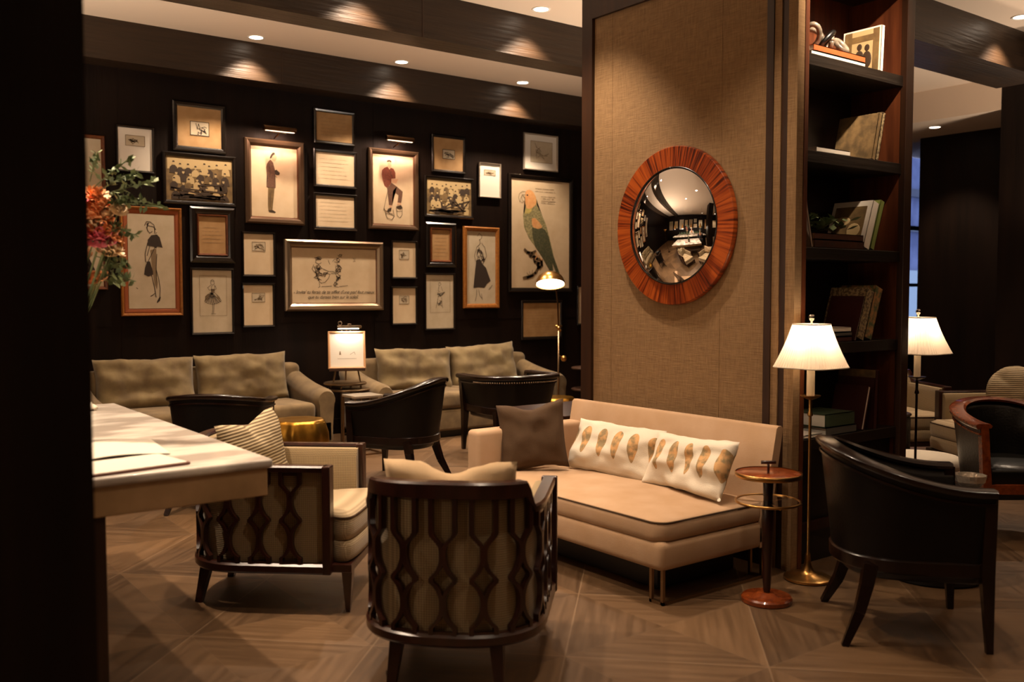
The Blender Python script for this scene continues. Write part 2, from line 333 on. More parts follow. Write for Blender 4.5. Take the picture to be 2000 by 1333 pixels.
# back wall with a window opening far right (x 15.3..16.9)
bm=nb(); bx(-4.2,15.2,YW,YW+.15,0,CEIL,bm); bx(15.2,17.2,YW,YW+.15,0,1.0,bm); bx(16.9,17.2,YW,YW+.15,1.0,CEIL,bm)
# recessed panel joints on the dark boarding: thin raised beads
for x in (2.36,5.0,7.64,10.28): bx(x-.004,x+.004,YW-.004,YW+.01,0,CEIL,bm)
bx(-4.2,15.2,YW-.004,YW+.01,1.196,1.204,bm)
struct('wall_back',bm,M['wallwood'])
bm=nb(); bx(15.25,15.32,YW+.02,YW+.1,1.0,3.9,bm); bx(16.8,16.88,YW+.02,YW+.1,1.0,3.9,bm); bx(15.25,16.88,YW+.02,YW+.1,2.62,2.70,bm); bx(15.25,16.88,YW+.02,YW+.1,1.62,1.68,bm); bx(15.25,16.88,YW-.04,YW+.1,.98,1.06,bm)
wf=struct('window_1',bm,M['framedark'])
obj('window_pane',bx(15.3,16.85,YW+.055,YW+.062,1.05,3.9),M['glass'],wf)
# the pale street front outside that window
fb=thing('building','grey blue street front seen through the narrow window behind the bookcase','building',(15.5,13.5,0))
M['street']=mat('street_stone','#7f8292',.8,var=((1.5,1,1.2),'#5f6274',.1)); M['blind']=mat('pale_street_band','#b9bfae',.8)
obj('wall',bx(-3,9,0,.3,0,9),M['street'],fb)
obj('cornice',bx(-3,9,-.15,.0,4.0,4.2,bx(-3,9,-.1,0,3.1,3.22)),M['framedark'],fb)
obj('shopfront',bx(-3,9,-.08,0,.2,2.1),M['blind'],fb)
struct('wall_right',bx(11.95,12.2,5.24,6.85,0,SOFF),M['wallwood'])
bm=bx(10.80,12.2,-4.2,5.24,0,CEIL); struct('wall_right_bay',bm,M['wallwood']).name='wall_rightbay'
struct('wall_east',bx(17.1,17.3,-4.2,YW+.1,0,CEIL),M['wallwood'])
struct('wall_south',bx(-4.2,17.2,-4.3,-4.15,0,CEIL),M['wallwood'])
struct('wall_left',bx(-4.3,-4.15,-4.2,YW+.1,0,CEIL),M['wallwood'])
struct('trim_1',bx(10.80,12.2,5.24,YW,SOFF,CEIL),M['plaster'])
# near dark post at the left edge of the view
struct('wall_foreground',bx(-.12,.478,2.10,2.5,0,CEIL),M['nearwood'])
# beams
def beam(n,x0,x1,y0,y1):
    bm=bx(x0,x1,y0,y1,SOFF,CEIL+.02); struct('trim_%d'%n,bm,M['beam'])
beam(2,-4.2,10.8,8.87,YW)
beam(3,-4.2,10.8,6.58,6.87)
beam(4,4.3,9.66,4.23,4.74)
beam(5,9.16,9.66,-4.2,4.23)
for n,(x,y) in enumerate(((3.84,8.87),(7.1,8.87),(4.05,6.58),(7.2,6.58))): # plank joints
    struct('trim_%d'%(6+n),bx(x-.004,x+.004,y-.003,y+.005,SOFF,CEIL),M['walnut'])
# pillar with grasscloth panel, walnut stiles
XP=4.22
struct('wall_pillar',bx(XP+.012,5.24,3.50,4.80,0,CEIL,bx(XP+.012,XP+.045,3.10,3.52,0,CEIL)),M['grass'])
bm=nb()
bx(XP-.028,XP+.02,4.70,4.80,0,CEIL,bm); bx(XP-.028,XP+.02,3.245,3.29,0,CEIL,bm); bx(XP-.028,XP+.02,3.29,4.70,3.30,CEIL,bm); bx(XP-.03,XP+.02,3.29,4.70,0,.12,bm)
bx(XP-.012,XP+.02,3.155,3.20,0,CEIL,bm)
struct('trim_10',bm,M['walnut'])
bm=bx(XP-.004,XP+.02,3.29,4.7,.1,3.32); 
for y in (3.62,4.53): bx(XP-.0055,XP,y-.002,y+.002,.12,3.3,bm)
struct('trim_11',bm,M['grass'])
struct('trim_12',bx(XP-.02,XP+.02,3.20,3.245,0,CEIL,bx(XP-.022,XP+.03,3.095,3.155,0,CEIL)),M['grass'])
for x0,x1,nm in ((4.3,9,'baseboard_back'),): struct(nm,bx(-4.1,15,YW-.02,YW,0,.16),M['wallwood'])
# ---------------------------------------------------------------- downlights (fixtures)
def fixture(x,y,z,lab,first=[None]):
    if first[0] is None:
        t=thing('ceiling_downlight',lab,'ceiling light',(x,y,z),group='recessed ceiling downlights')
        bm=nb(); lathe(bm,[(.062,-.004),(.078,-.008),(.082,0),(.082,.001),(.062,.001)],32,cap=False); obj('trim_ring',bm,M['white'],t,smooth=True)
        bm=nb(); lathe(bm,[(.0,-.003),(.062,-.003),(.062,-.001),(0,-.001)],32); obj('lamp_disc',bm,M['bulb'],t)
        first[0]=t; return t
    t=copy_tree(first[0]); t.location=(x,y,z); t['label']=lab; return t
for i,(x,y,z,a,pf,lab) in enumerate(DOWN):
    if i>6:
        lab='recessed ceiling downlight outside the photo, only mirrored in the round mirror'
    fixture(x,y,z,lab)
# ---------------------------------------------------------------- bookcase
bk=thing('bookcase','tall dark wooden bookcase with open shelves built against the fabric pillar','bookcase',(4.265,3.095,0))
W=1.05; X1=.975  # inner right face
obj('side_panel',bx(0,.0,0,0,0,0) if 0 else bx(-.002,.03,0,.40,0,CEIL-.01),M['cherry'],bk)
obj('side_panel',bx(X1,W-.06,0.04,.40,0,CEIL-.01),M['cherry'],bk)
obj('front_stile',bx(X1,W,0,.045,0,CEIL-.01,bev=.004),M['walnut'],bk)
obj('outer_panel',bx(W-.06,W-.005,.045,.40,0,CEIL-.01),M['shelf'],bk)
obj('back_panel',bx(.03,X1,.37,.40,2.75,CEIL-.01),M['cherry'],bk); obj('back_panel',bx(.03,X1,.37,.40,0,2.75),M['shelf'],bk)  # lower back takes the dark shelf colour to paint in the shade between shelves
obj('header',bx(.03,X1,.02,.37,3.27,CEIL-.01),M['shelf'],bk)
for z in (2.785,2.27,1.75,1.225,.70): obj('shelf',bx(.03,X1,.025,.37,z-.062,z,bev=.002),M['shelf'],bk)
for k in (0,1): 
    d=obj('door',bx(.035+k*.47,.50+k*.47,.06,.08,.235,.63,bev=.003),M['black'],bk); bm=nb(); sphere(bm,(.47+k*.065,.045,.5),.012); obj('knob',bm,M['brass'],d,smooth=True)
obj('base_rail',bx(.03,X1,.03,.06,.185,.235),M['redwood'],bk)
obj('plinth',bx(.03,X1,.06,.1,0,.19),M['black'],bk)
# ---------------------------------------------------------------- round convex mirror
mr=thing('convex_mirror','round convex mirror in a radiating orange wood ring hung on the fabric pillar','mirror',(XP-.004,3.965,1.905),rot=(0,-PI/2,0))
def ringwood():
    m=mat('radial_veneer','#8c3f14',.3,coat=.3); nt=m.node_tree; N=nt.nodes; L=nt.links; b=N['Principled BSDF']; tc=N.new('ShaderNodeTexCoord'); sp=N.new('ShaderNodeSeparateXYZ'); L.new(tc.outputs['Object'],sp.inputs[0])
    at=N.new('ShaderNodeMath'); at.operation='ARCTAN2'; L.new(sp.outputs[1],at.inputs[0]); L.new(sp.outputs[0],at.inputs[1])
    le=N.new('ShaderNodeVectorMath'); le.operation='LENGTH'; L.new(tc.outputs['Object'],le.inputs[0])
    cb=N.new('ShaderNodeCombineXYZ'); s1=N.new('ShaderNodeMath'); s1.operation='MULTIPLY'; s1.inputs[1].default_value=34; L.new(at.outputs[0],s1.inputs[0]); L.new(s1.outputs[0],cb.inputs[0]); s2=N.new('ShaderNodeMath'); s2.operation='MULTIPLY'; s2.inputs[1].default_value=3; L.new(le.outputs['Value'],s2.inputs[0]); L.new(s2.outputs[0],cb.inputs[1])
    n=N.new('ShaderNodeTexNoise'); n.inputs['Scale'].default_value=1; n.inputs['Detail'].default_value=3; L.new(cb.outputs[0],n.inputs[0])
    sg=N.new('ShaderNodeMath'); sg.operation='MULTIPLY'; sg.inputs[1].default_value=24/6.2832; L.new(at.outputs[0],sg.inputs[0]); fl=N.new('ShaderNodeMath'); fl.operation='FLOOR'; L.new(sg.outputs[0],fl.inputs[0]); wn=N.new('ShaderNodeTexWhiteNoise'); wn.noise_dimensions='1D'; L.new(fl.outputs[0],wn.inputs['W'])
    ad=N.new('ShaderNodeMath'); ad.operation='MULTIPLY_ADD'; L.new(wn.outputs[0],ad.inputs[0]); ad.inputs[1].default_value=.22; L.new(n.outputs[0],ad.inputs[2])
    r=N.new('ShaderNodeValToRGB'); L.new(ad.outputs[0],r.inputs[0]); e=r.color_ramp.elements; e[0].position=.42; e[0].color=C('#3d1307'); e[1].position=.78; e[1].color=C('#a8501c'); x=e.new(.55); x.color=C('#7d3210')
    L.new(r.outputs[0],b.inputs['Base Color']); return m
bm=nb(); lathe(bm,[(.35,0),(.465,0),(.475,.004),(.475,.030),(.470,.036),(.352,.036),(.346,.030),(.346,0)],96,cap=False); bmesh.ops.remove_doubles(bm,verts=bm.verts,dist=1e-6)
obj('wood_ring',bm,ringwood(),mr,smooth=True,auto=40)
R=.80; r0=.347; zc=.036-math.sqrt(R*R-r0*r0)
R=.62; r0=.346; zc=.034-math.sqrt(R*R-r0*r0)
bm=nb(); lathe(bm,[(r0,.030)]+[(r0*math.cos(PI/2*k/40),zc+math.sqrt(R*R-(r0*math.cos(PI/2*k/40))**2)) for k in range(0,41)],96,cap=False)
obj('convex_glass',bm,M['mirror'],mr,smooth=True)
bm=nb(); tube(bm,[(.349*math.cos(2*PI*k/96),.349*math.sin(2*PI*k/96),.036) for k in range(97)],.005,8); obj('inner_bead',bm,M['framedark'],mr,smooth=True)
# ---------------------------------------------------------------- furniture makers (facing local +Y)
def legs_tapered(t,pts,m,ztop,r0=.045,r1=.024,name='leg',splay=.0):
    for x,y in pts:
        bm=nb(); tbox(bm,(x,y,ztop),(x+math.copysign(splay,x),y+math.copysign(splay,y),0),r0,r1); obj(name,bm,m,t)
def lattice_chair(label,loc,rotz,cushion=None):
    t=thing('lattice_armchair',label,'armchair',loc,rotz,group=None)
    w=.335; T,fr=upath(w,.30,-.10,-.40,2.5)
    zb=.20; zt0=.70; zt1=.795
    def zt(s):
        d=min(s,T-s); k=(d-.55)/.05; k=max(0,min(1,k)); k=k*k*(3-2*k); q=abs(s-T/2)/(T/2-.55) if .55<d else 1
        return zt0+(zt1-zt0)*k+.012*(1-min(1,q)**2)*k
    # inner padded shell
    bm=nb(); uloft(bm,T,fr,lambda s:[(-.012,zb+.03),(-.012,zt(s)-.03),(-.03,zt(s)-.018),(-.065,zt(s)-.022),(-.085,zt(s)-.06),(-.09,.40),(-.09,zb+.03)],80)
    obj('upholstered_shell',bm,M['checks'],t,smooth=True,auto=50)
    # rails
    bm=nb(); uloft(bm,T,fr,lambda s:[(-.02,zt(s)-.022),(.012,zt(s)-.03-.035*(zt(s)>.74)),(.022,zt(s)-.03-.03*(zt(s)>.74)),(.024,zt(s)-.008),(.016,zt(s)),(-.028,zt(s)),(-.034,zt(s)-.012)],120)
    obj('top_rail',bm,M['redwood'],t,smooth=True,auto=35)
    bm=nb(); uloft(bm,T,fr,lambda s:[(-.09,zb-.01),(.018,zb-.01),(.026,zb),(.026,zb+.028),(.012,zb+.038),(-.09,zb+.038)],80)
    obj('bottom_rail',bm,M['redwood'],t,smooth=True,auto=35)
    for sx in (1,-1):
        bm=bx(w*sx-.03 if sx<0 else w-.04,w*sx+.04 if sx<0 else w+.03,.285,.325,zb-.01,zt0,bev=.006); obj('front_post',bm,M['redwood'],t)
    # lattice
    z0=zb+.035; P=.150; Rx=.072; rt=.094
    def a(z):
        h=z-z0
        if h<.03: return .044
        if h>.375: return .044
        if h>.335: return .008+(h-.335)/.04*.036
        c1,c2=.112,.298
        if h<.205: c=c1
        else: c=c2
        k=(h-c)/rt
        v=P/2-Rx*math.sqrt(max(0,1-k*k)) if abs(k)<1 else .044
        if h>c2 and h<=.335: v=min(v,.010)
        return max(.004,min(v,.044))
    bm=nb(); n=int((T-.12)/P); s_off=(T-n*P)/2+P/2
    for c in range(n):
        sc=s_off+c*P
        for sg in (1,-1):
            secs=[]; K=44
            ztop=zt(sc)-.03
            for k in range(K+1):
                z=z0+(ztop-z0)*k/K; s=sc+sg*a(z)
                zz=min(z,zt(s)-.02)
                row=[]
                for ds,o in ((-.0105,.0),(.0105,.0),(.0085,.022),(-.0085,.022)):
                    p,tt,nn=fr(s+ds); row.append((p[0]+nn[0]*(o-.004),p[1]+nn[1]*(o-.004),zz))
                secs.append(row)
            loft(bm,secs)
        for zz,hw in ((z0+.004,.044),(zt(sc)-.04,.044)):
            secs=[]
            for k in range(7):
                s=sc-hw+2*hw*k/6; p,tt,nn=fr(s); secs.append([(p[0]+nn[0]*o,p[1]+nn[1]*o,zz+dz) for o,dz in ((-.003,-.007),(.014,-.007),(.014,.007),(-.003,.007))])
            loft(bm,secs)
    obj('lattice_fretwork',bm,M['redwood'],t,smooth=True,auto=35)
    # seat
    poly=[(-.27,.425),(.27,.425),(.325,.37),(.245,.27),(.24,-.10),(.20,-.24),(.1,-.30),(-.1,-.30),(-.20,-.24),(-.24,-.10),(-.245,.27),(-.325,.37)][::-1]
    def smoothpoly(pl,it=2):
        for _ in range(it):
            q=[]
            for i in range(len(pl)):
                p0,p1=pl[i],pl[(i+1)%len(pl)]; q+=[(p0[0]*.75+p1[0]*.25,p0[1]*.75+p1[1]*.25),(p0[0]*.25+p1[0]*.75,p0[1]*.25+p1[1]*.75)]
            pl=q
        return pl
    poly=smoothpoly(poly)
    bm=nb(); puff(bm,poly,[(.94,.235),(.985,.245),(.995,.27),(1,.31),(.98,.335),(.94,.34)]); obj('seat_deck',bm,M['checkslight'],t,smooth=True,auto=60)
    bm=nb(); puff(bm,poly,[(.93,.335),(.985,.345),(1.0,.375),(1.0,.43),(.985,.452),(.9,.47),(.6,.482),(.2,.487)]); sc_=obj('seat_cushion',bm,M['checkslight'],t,smooth=True,auto=60)
    bm=nb(); cx=sum(p[0] for p in poly)/len(poly); cy=sum(p[1] for p in poly)/len(poly); tube(bm,[(cx+(x-cx)*.995,cy+(y-cy)*.995,.448) for x,y in poly+poly[:1]],.005,6); obj('piping',bm,M['brownpillow'],sc_,smooth=True)
    obj('front_rail',bx(-.33,.33,.29,.415,zb-.005,zb+.034,bev=.004),M['redwood'],t)
    for x,y in ((.295,.39),(-.295,.39)):
        bm=nb(); tbox(bm,(x,y,zb),(x,y,0.012),.05,.022); tbox(bm,(x,y,.012),(x,y,0),.018,.018); obj('leg',bm,M['redwood'],t)
    for x in (.19,-.19):
        bm=nb(); tbox(bm,(x,-.33,zb),(x*1.1,-.37,0),.052,.032); obj('leg',bm,M['redwood'],t)
    return t
def tub_chair(label,loc,rotz,leather='leather',wood='espresso',nails=False,zb=.815,za=.665,rimw=1.0,scale=1.0,name='tub_chair'):
    t=thing(name,label,'armchair',loc,rotz); t.scale=(scale,)*3
    w=.325; T,fr=upath(w,.26,-.02,-.36,2.2)
    def zt(s):
        q=abs(s-T/2)/(T/2); return za+(zb-za)*(.5+.5*math.cos(PI*min(1,q*1.05)))
    z0=.35
    def taper(s,z): return -.055*(zt(s)-z)/(zt(s)-z0)
    def sec(s):
        Z=zt(s)-.02; out=[(taper(s,z0+(Z-z0)*k/6),z0+(Z-z0)*k/6) for k in range(7)]
        inn=[(-.045,Z-.01),(-.062,Z-.04),(-.068,(Z+z0)/2),(-.09,z0)]
        return out+inn
    bm=nb(); uloft(bm,T,fr,sec,72); obj('leather_shell',bm,M[leather],t,smooth=True,auto=50)
    k=rimw
    bm=nb(); uloft(bm,T,fr,lambda s:[(-.052*k,zt(s)-.022),(.010,zt(s)-.028),(.018,zt(s)-.018),(.018,zt(s)-.004),(.008,zt(s)+.004),(-.048*k,zt(s)+.004),(-.058*k,zt(s)-.008)],80); obj('top_rail',bm,M[wood],t,smooth=True,auto=40)
    bm=nb(); uloft(bm,T,fr,lambda s:[(taper(s,zt(s)-.06)-.01,zt(s)-.066),(taper(s,zt(s)-.06)+.009,zt(s)-.062),(taper(s,zt(s)-.06)+.009,zt(s)-.052),(-.01,zt(s)-.048)],80); obj('rail_bead',bm,M[wood],t,smooth=True,auto=40)
    bm=nb(); uloft(bm,T,fr,lambda s:[(-.10,z0-.05),(-.052,z0-.05),(-.045,z0-.042),(-.045,z0+.004),(-.055,z0+.012),(-.10,z0+.012)],72); obj('seat_rail',bm,M[wood],t,smooth=True,auto=40)
    obj('front_rail',bx(-.28,.28,.225,.262,z0-.05,z0+.012,bev=.004),M[wood],t)
    for sx in (1,-1):
        bm=nb(); tbox(bm,(sx*(w-.03),.245,zt(0)-.012),(sx*(w-.055),.245,z0-.03),.045,.05); tbox(bm,(sx*(w-.055),.245,z0-.03),(sx*(w-.05),.26,0),.05,.026); obj('leg',bm,M[wood],t)
        pts=[(sx*.225,-.19,z0-.02),(sx*.232,-.205,.24),(sx*.25,-.235,.13),(sx*.285,-.295,0)]
        bm=nb()
        for a_,b_,s0,s1 in zip(pts,pts[1:],(.056,.05,.042),(.05,.042,.028)): tbox(bm,a_,b_,s0,s1)
        obj('leg',bm,M[wood],t)
    poly=[]
    for i in range(41):
        s=T*i/40; p,tt,n=fr(s); poly.append((p[0]-n[0]*.085,p[1]-n[1]*.085))
    poly=[(x,min(y,.25)) for x,y in poly]
    bm=nb(); puff(bm,poly,[(.97,z0-.0),(1,z0+.01),(1.0,z0+.08),(.97,z0+.105),(.8,z0+.12),(.3,z0+.127)]); sc_=obj('seat_cushion',bm,M[leather],t,smooth=True,auto=60)
    bm=nb(); puff(bm,poly,[(.9,z0-.09),(.95,z0-.08),(.97,z0-.04)]); obj('seat_underside',bm,M['black'],t,smooth=True,auto=60)
    if nails:
        nm=nb(); sphere(nm,(0,0,0),.0075,8,6); first=None
        K=60
        for i in range(K+1):
            s=T*.16+T*.68*i/K; p,tt,n=fr(s); o_=-.004
            q=(p[0]+n[0]*o_,p[1]+n[1]*o_,zt(s)-.045)
            if first is None: first=obj('nailhead',nm,M['chrome'],t,smooth=True); first.location=q
            else: c=first.copy(); COL.objects.link(c); c.parent=t; c.location=q
        for i in range(14):
            s=T*.16-.02-.07*math.sin(i/13*PI/2); z=zt(s)-.06-.14*(i/13); p,tt,n=fr(s); c=first.copy(); COL.objects.link(c); c.parent=t; c.location=(p[0]+n[0]*(taper(s,z)+.004),p[1]+n[1]*(taper(s,z)+.004),z)
    return t
def velvet_sofa(label,loc,rotz,L,D=.95,arm=.21,cuts=(0,),backsplit=((0,1),)):
    t=thing('velvet_sofa',label,'sofa',loc,rotz)
    i0=-L/2+arm; i1=L/2-arm
    obj('base',bx(-L/2+.03,L/2-.03,-D/2+.05,D/2-.04,.07,.30,bev=.03,seg=4),M['velvet'],t,smooth=True,auto=50)
    obj('back_frame',bx(-L/2+.04,L/2-.04,-D/2,-D/2+.2,.1,.80,bev=.06,seg=5),M['velvet'],t,smooth=True,auto=50)
    for sx in (1,-1):
        bm=nb(); secs=[]
        for k in range(17):
            q=k/16; y=-D/2+.06+q*(D-.10); zt=.76-.17*(q**.9 if q<1 else 1)-.02*math.sin(q*PI); end=.82 if k in (0,16) else 1
            r=.105*end; cx=sx*(L/2-.10); P_=[]
            for a_ in range(-30,211,20): P_.append((cx+sx*r*math.cos(rad(a_))*1.0,y,zt-.105+r*math.sin(rad(a_))))
            P_.append((cx-sx*.075*end,y,.08)); P_.append((cx+sx*.06*end,y,.08)); secs.append(P_)
        loft(bm,secs); obj('arm',bm,M['velvet'],t,smooth=True,auto=60)
    n=2; wseat=(i1-i0)/n
    for k in range(n):
        bm=nb(); box(bm,(i0+wseat*(k+.5),.10,.385),(wseat-.008,D-.24,.17),bev=.05,seg=4); obj('seat_cushion',bm,M['velvet'],t,smooth=True,auto=60)
    obj('plinth',bx(-L/2+.08,L/2-.08,-D/2+.1,D/2-.1,0,.075),M['black'],t)
    for k,(c0,c1,z0,h,tl) in enumerate(cuts):
        bm=pillow(c1-c0,h,.22,pinch=.045,seed=k*3+L,wr=.02,p=5,n=26); o=obj('back_cushion',bm,M['velvetlight'],t,smooth=True); o.location=((c0+c1)/2,-D/2+.29,z0); o.rotation_euler=(rad(12),tl,0)
    return t
# ---------------------------------------------------------------- sofas at the back wall (they face -Y)
velvet_sofa('olive velvet sofa under the gallery wall at the left, with two loose back cushions',(2.93,8.62,0),PI,2.25,cuts=((-.92,0.0,.43,.50,0),(0.0,.90,.43,.49,0)))
velvet_sofa('olive velvet sofa under the parrot print, between the easel and the reading lamp',(5.72,8.62,0),PI,2.46,cuts=((-1.0,-.06,.43,.50,rad(2)),(-.08,.88,.42,.49,rad(-2))))
# ---------------------------------------------------------------- armchairs with lattice
lattice_chair('lattice-backed armchair seen from behind in the foreground with a cream pillow',(2.145,3.19,0),face_rot(.70,.714))
lattice_chair('lattice-sided armchair in profile beside the marble table, with a ribbed pillow',(1.915,4.44,0),face_rot(.75,-.66))
lattice_chair('checked armchair with round pillow at the far right behind the dark leather chair',(7.55,3.62,0),face_rot(-.86,.5))
lattice_chair('checked armchair half hidden behind the right edge of the bookcase',(7.75,4.65,0),face_rot(-.55,-.83))
# ---------------------------------------------------------------- dark tub chairs
tub_chair('black leather tub chair in the right foreground with a gloss dark rail',(3.93,2.28,0),face_rot(.684,-.729),scale=1.04)
tub_chair('dark tub chair in front of the left sofa, its rounded back toward us',(2.32,6.50,0),face_rot(.60,.80),zb=.825,za=.75)
tub_chair('dark tub chair in side view on slim legs between the sofas',(3.80,6.58,0),face_rot(-.55,.84),zb=.78,za=.61,scale=1.07)
tub_chair('dark leather tub chair with silver nailheads along its back, facing the right sofa',(5.36,7.14,0),face_rot(.12,.99),nails=True,zb=.60,za=.585,scale=1.25)
tub_chair('dark leather armchair with a broad orange wood rail at the right edge',(5.98,2.78,0),face_rot(-.62,-.78),leather='greenleather',wood='orangewood',rimw=1.35,zb=.82,za=.72,scale=1.0)
# ---------------------------------------------------------------- cream settee against the pillar (local +Y = toward the room)
st=thing('cream_settee','cream button-tufted one-armed settee against the fabric pillar','sofa',(3.66,3.93,0),PI/2)
Lh=.82
obj('base_rail',bx(-Lh,Lh,-.40,.43,.165,.31,bev=.035,seg=4),M['linen'],st,smooth=True,auto=50)
bm=nb(); poly=rrect(1.58,.78,.07,5,(-.025,.035)); poly=[(x,y+ (0.03*math.cos(x*1.9) if y>0 else 0)) for x,y in poly]
puff(bm,poly,[(.97,.302),(.995,.312),(1.0,.34),(1.0,.375),(.99,.398),(.96,.408),(.8,.42),(.4,.428),(.1,.43)]); sc_=obj('seat_cushion',bm,M['linen'],st,smooth=True,auto=60)
bm=nb(); cx=-.025;cy=.035+.01; tube(bm,[(cx+(x-cx)*.992,cy+(y-cy)*.992,.398) for x,y in poly+poly[:1]],.005,6); obj('piping',bm,M['brownpillow'],sc_,smooth=True)
# back: leaning slab, slightly flared
secs=[]
for k in range(25):
    x=-Lh+2*Lh*k/24*(1.0)
    e=.0
    pf=[(-.30,.17),(-.36,.17),(-.39,.32),(-.435,.55),(-.475,.76),(-.478,.785),(-.465,.797),(-.44,.797),(-.425,.785),(-.385,.60),(-.335,.42),(-.30,.30)]
    secs.append([(x if abs(x)<Lh-.01 else x+(.03*(z-.4) if x>0 else -.0*(z-.4)),y,z+(.0)) for y,z in pf])
bm=nb(); loft(bm,secs); bk_=obj('backrest',bm,M['linen'],st,smooth=True,auto=45)
for k in range(7):
    bm=nb(); sphere(bm,(0,0,0),.014,12,8,(1,.5,1)); o=obj('button',bm,M['linen'],bk_,smooth=True); o.location=(-.58+k*.205,-.401,.655)
bm=nb(); box(bm,(Lh-.065,.02,.42),(.13,.84,.50),bev=.03,seg=4); obj('arm',bm,M['linen'],st,smooth=True,auto=50)
def bar(bm,a,b,s=.016): tbox(bm,a,b,s,s,fwd=(0,0,1) if abs(a[2]-b[2])<.01 else (0,1,0))
for nm,y in (('front_leg_frame',.40),('rear_leg_frame',-.34)):
    for x in (-Lh+.02,Lh-.10):
        bm=nb()
        for dx in (0,.075): bar(bm,(x+dx,y,.175),(x+dx,y,0))
        bar(bm,(x-.008,y,.008),(x+.083,y,.008)); obj(nm,bm,M['steel'],st)
for x in (-Lh+.02,Lh-.02): bm=nb(); bar(bm,(x,.40,.008),(x,-.34,.008)); obj('floor_runner',bm,M['steel'],st)
obj('recessed_plinth',bx(-Lh+.20,Lh-.1,-.33,.25,.01,.17),M['black'],st)
# ---------------------------------------------------------------- loose pillows
def loose(name,label,bm,m,loc,rot,group=None):
    o=obj(name,bm,m,None,smooth=True); o.location=loc; o.rotation_euler=rot; return tag(o,label,'pillow',group)
loose('throw_pillow','square brown pillow standing in the arm corner of the cream settee',pillow(.42,.42,.15,.07,3,crease=.03),M['brownpillow'],(3.53,4.46,.425),(rad(-14),rad(-6),rad(-42)))
def printed(label,loc,rot,seed):
    bm=pillow(.65,.315,.14,.03,seed,wr=.014,n=28)
    bm.faces.ensure_lookup_table()
    for f in bm.faces:
        pass
    o=loose('lumbar_pillow',label,bm,[M['whitepillow']],loc,rot)
    return o
def seed_material():
    # repeated half-leaf seed shapes printed on the cloth (object space pattern)
    m=mat('seed_print_cloth','#d6cbb8',.93,bump=(250,.2,2)); nt=m.node_tree; N=nt.nodes; L=nt.links; b=N['Principled BSDF']; tc=N.new('ShaderNodeTexCoord'); sp=N.new('ShaderNodeSeparateXYZ'); L.new(tc.outputs['Object'],sp.inputs[0])
    def mth(op,a,bb=None):
        n=N.new('ShaderNodeMath'); n.operation=op
        for i,v in enumerate((a,bb)):
            if v is None: continue
            if isinstance(v,(int,float)): n.inputs[i].default_value=v
            else: L.new(v,n.inputs[i])
        return n.outputs[0]
    P=.122; fx=mth('SUBTRACT',mth('FRACT',mth('ADD',mth('DIVIDE',sp.outputs[0],P),10.0)),.42)   # -.42...58
    z=mth('DIVIDE',mth('SUBTRACT',sp.outputs[2],.175),.088)                        # -1..1 along the seed
    # half width shrinks toward the lower tip
    wd=mth('MULTIPLY',mth('SQRT',mth('MAXIMUM',mth('SUBTRACT',1,mth('MULTIPLY',z,z)),0)),mth('ADD',.26,mth('MULTIPLY',z,.10)))
    off=mth('MULTIPLY',z,.06)
    ins=mth('LESS_THAN',mth('ABSOLUTE',mth('SUBTRACT',mth('ADD',fx,0.0),mth('SUBTRACT',0,off))),wd)
    mk=ins
    n=N.new('ShaderNodeTexNoise'); n.inputs['Scale'].default_value=28; L.new(tc.outputs['Object'],n.inputs[0]); r=N.new('ShaderNodeValToRGB'); L.new(n.outputs[0],r.inputs[0]); r.color_ramp.elements[0].color=C('#8d7a58'); r.color_ramp.elements[1].color=C('#c79a66'); r.color_ramp.elements[0].position=.4; r.color_ramp.elements[1].position=.6
    mx=N.new('ShaderNodeMix'); mx.data_type='RGBA'; L.new(mk,mx.inputs[0]); mx.inputs[6].default_value=C('#d6cbb8'); L.new(r.outputs[0],mx.inputs[7]); L.new(mx.outputs[2],b.inputs['Base Color']); return m
M['seedcloth']=seed_material()
for lab,loc,rot,sd in (('white lumbar pillow printed with gold seed shapes, next to the brown pillow',(3.79,4.10,.425),(rad(-24),rad(2),rad(-82)),5),
                      ('white lumbar pillow printed with gold seed shapes, at the open end of the settee',(3.77,3.50,.425),(rad(-24),rad(-2),rad(-97)),9)):
    o=printed(lab,loc,rot,sd); o.data.materials.clear(); o.data.materials.append(M['seedcloth'])
f1=Vector((.70,.714,0))
loose('throw_pillow','cream pillow showing above the back of the foreground lattice armchair',pillow(.52,.385,.15,.05,12,crease=.045),M['creampillow'],(2.145-.70*.20,3.19-.714*.20,.485),(rad(10),0,face_rot(.70,.714)))
loose('throw_pillow','square ribbed pillow with a chopped top on the lattice armchair by the marble table',pillow(.41,.40,.14,.06,15,crease=.028),M['stripepillow'],(1.87,4.60,.485),(rad(12),rad(8),face_rot(.40,-.92)))
bm=pillow(.44,.44,.16,.0,21,wr=.006,p=2.0)
for v in bm.verts:
    x,z=v.co.x,v.co.z-.22; r=max(abs(x),abs(z)); l=math.hypot(x,z) or 1; k=r/l; v.co.x=x*k; v.co.z=z*k+.22
loose('round_pillow','round ribbed pillow on the checked armchair at the far right edge',bm,M['stripepillow'],(7.72,3.56,.485),(rad(12),0,face_rot(-.8,-.6)))
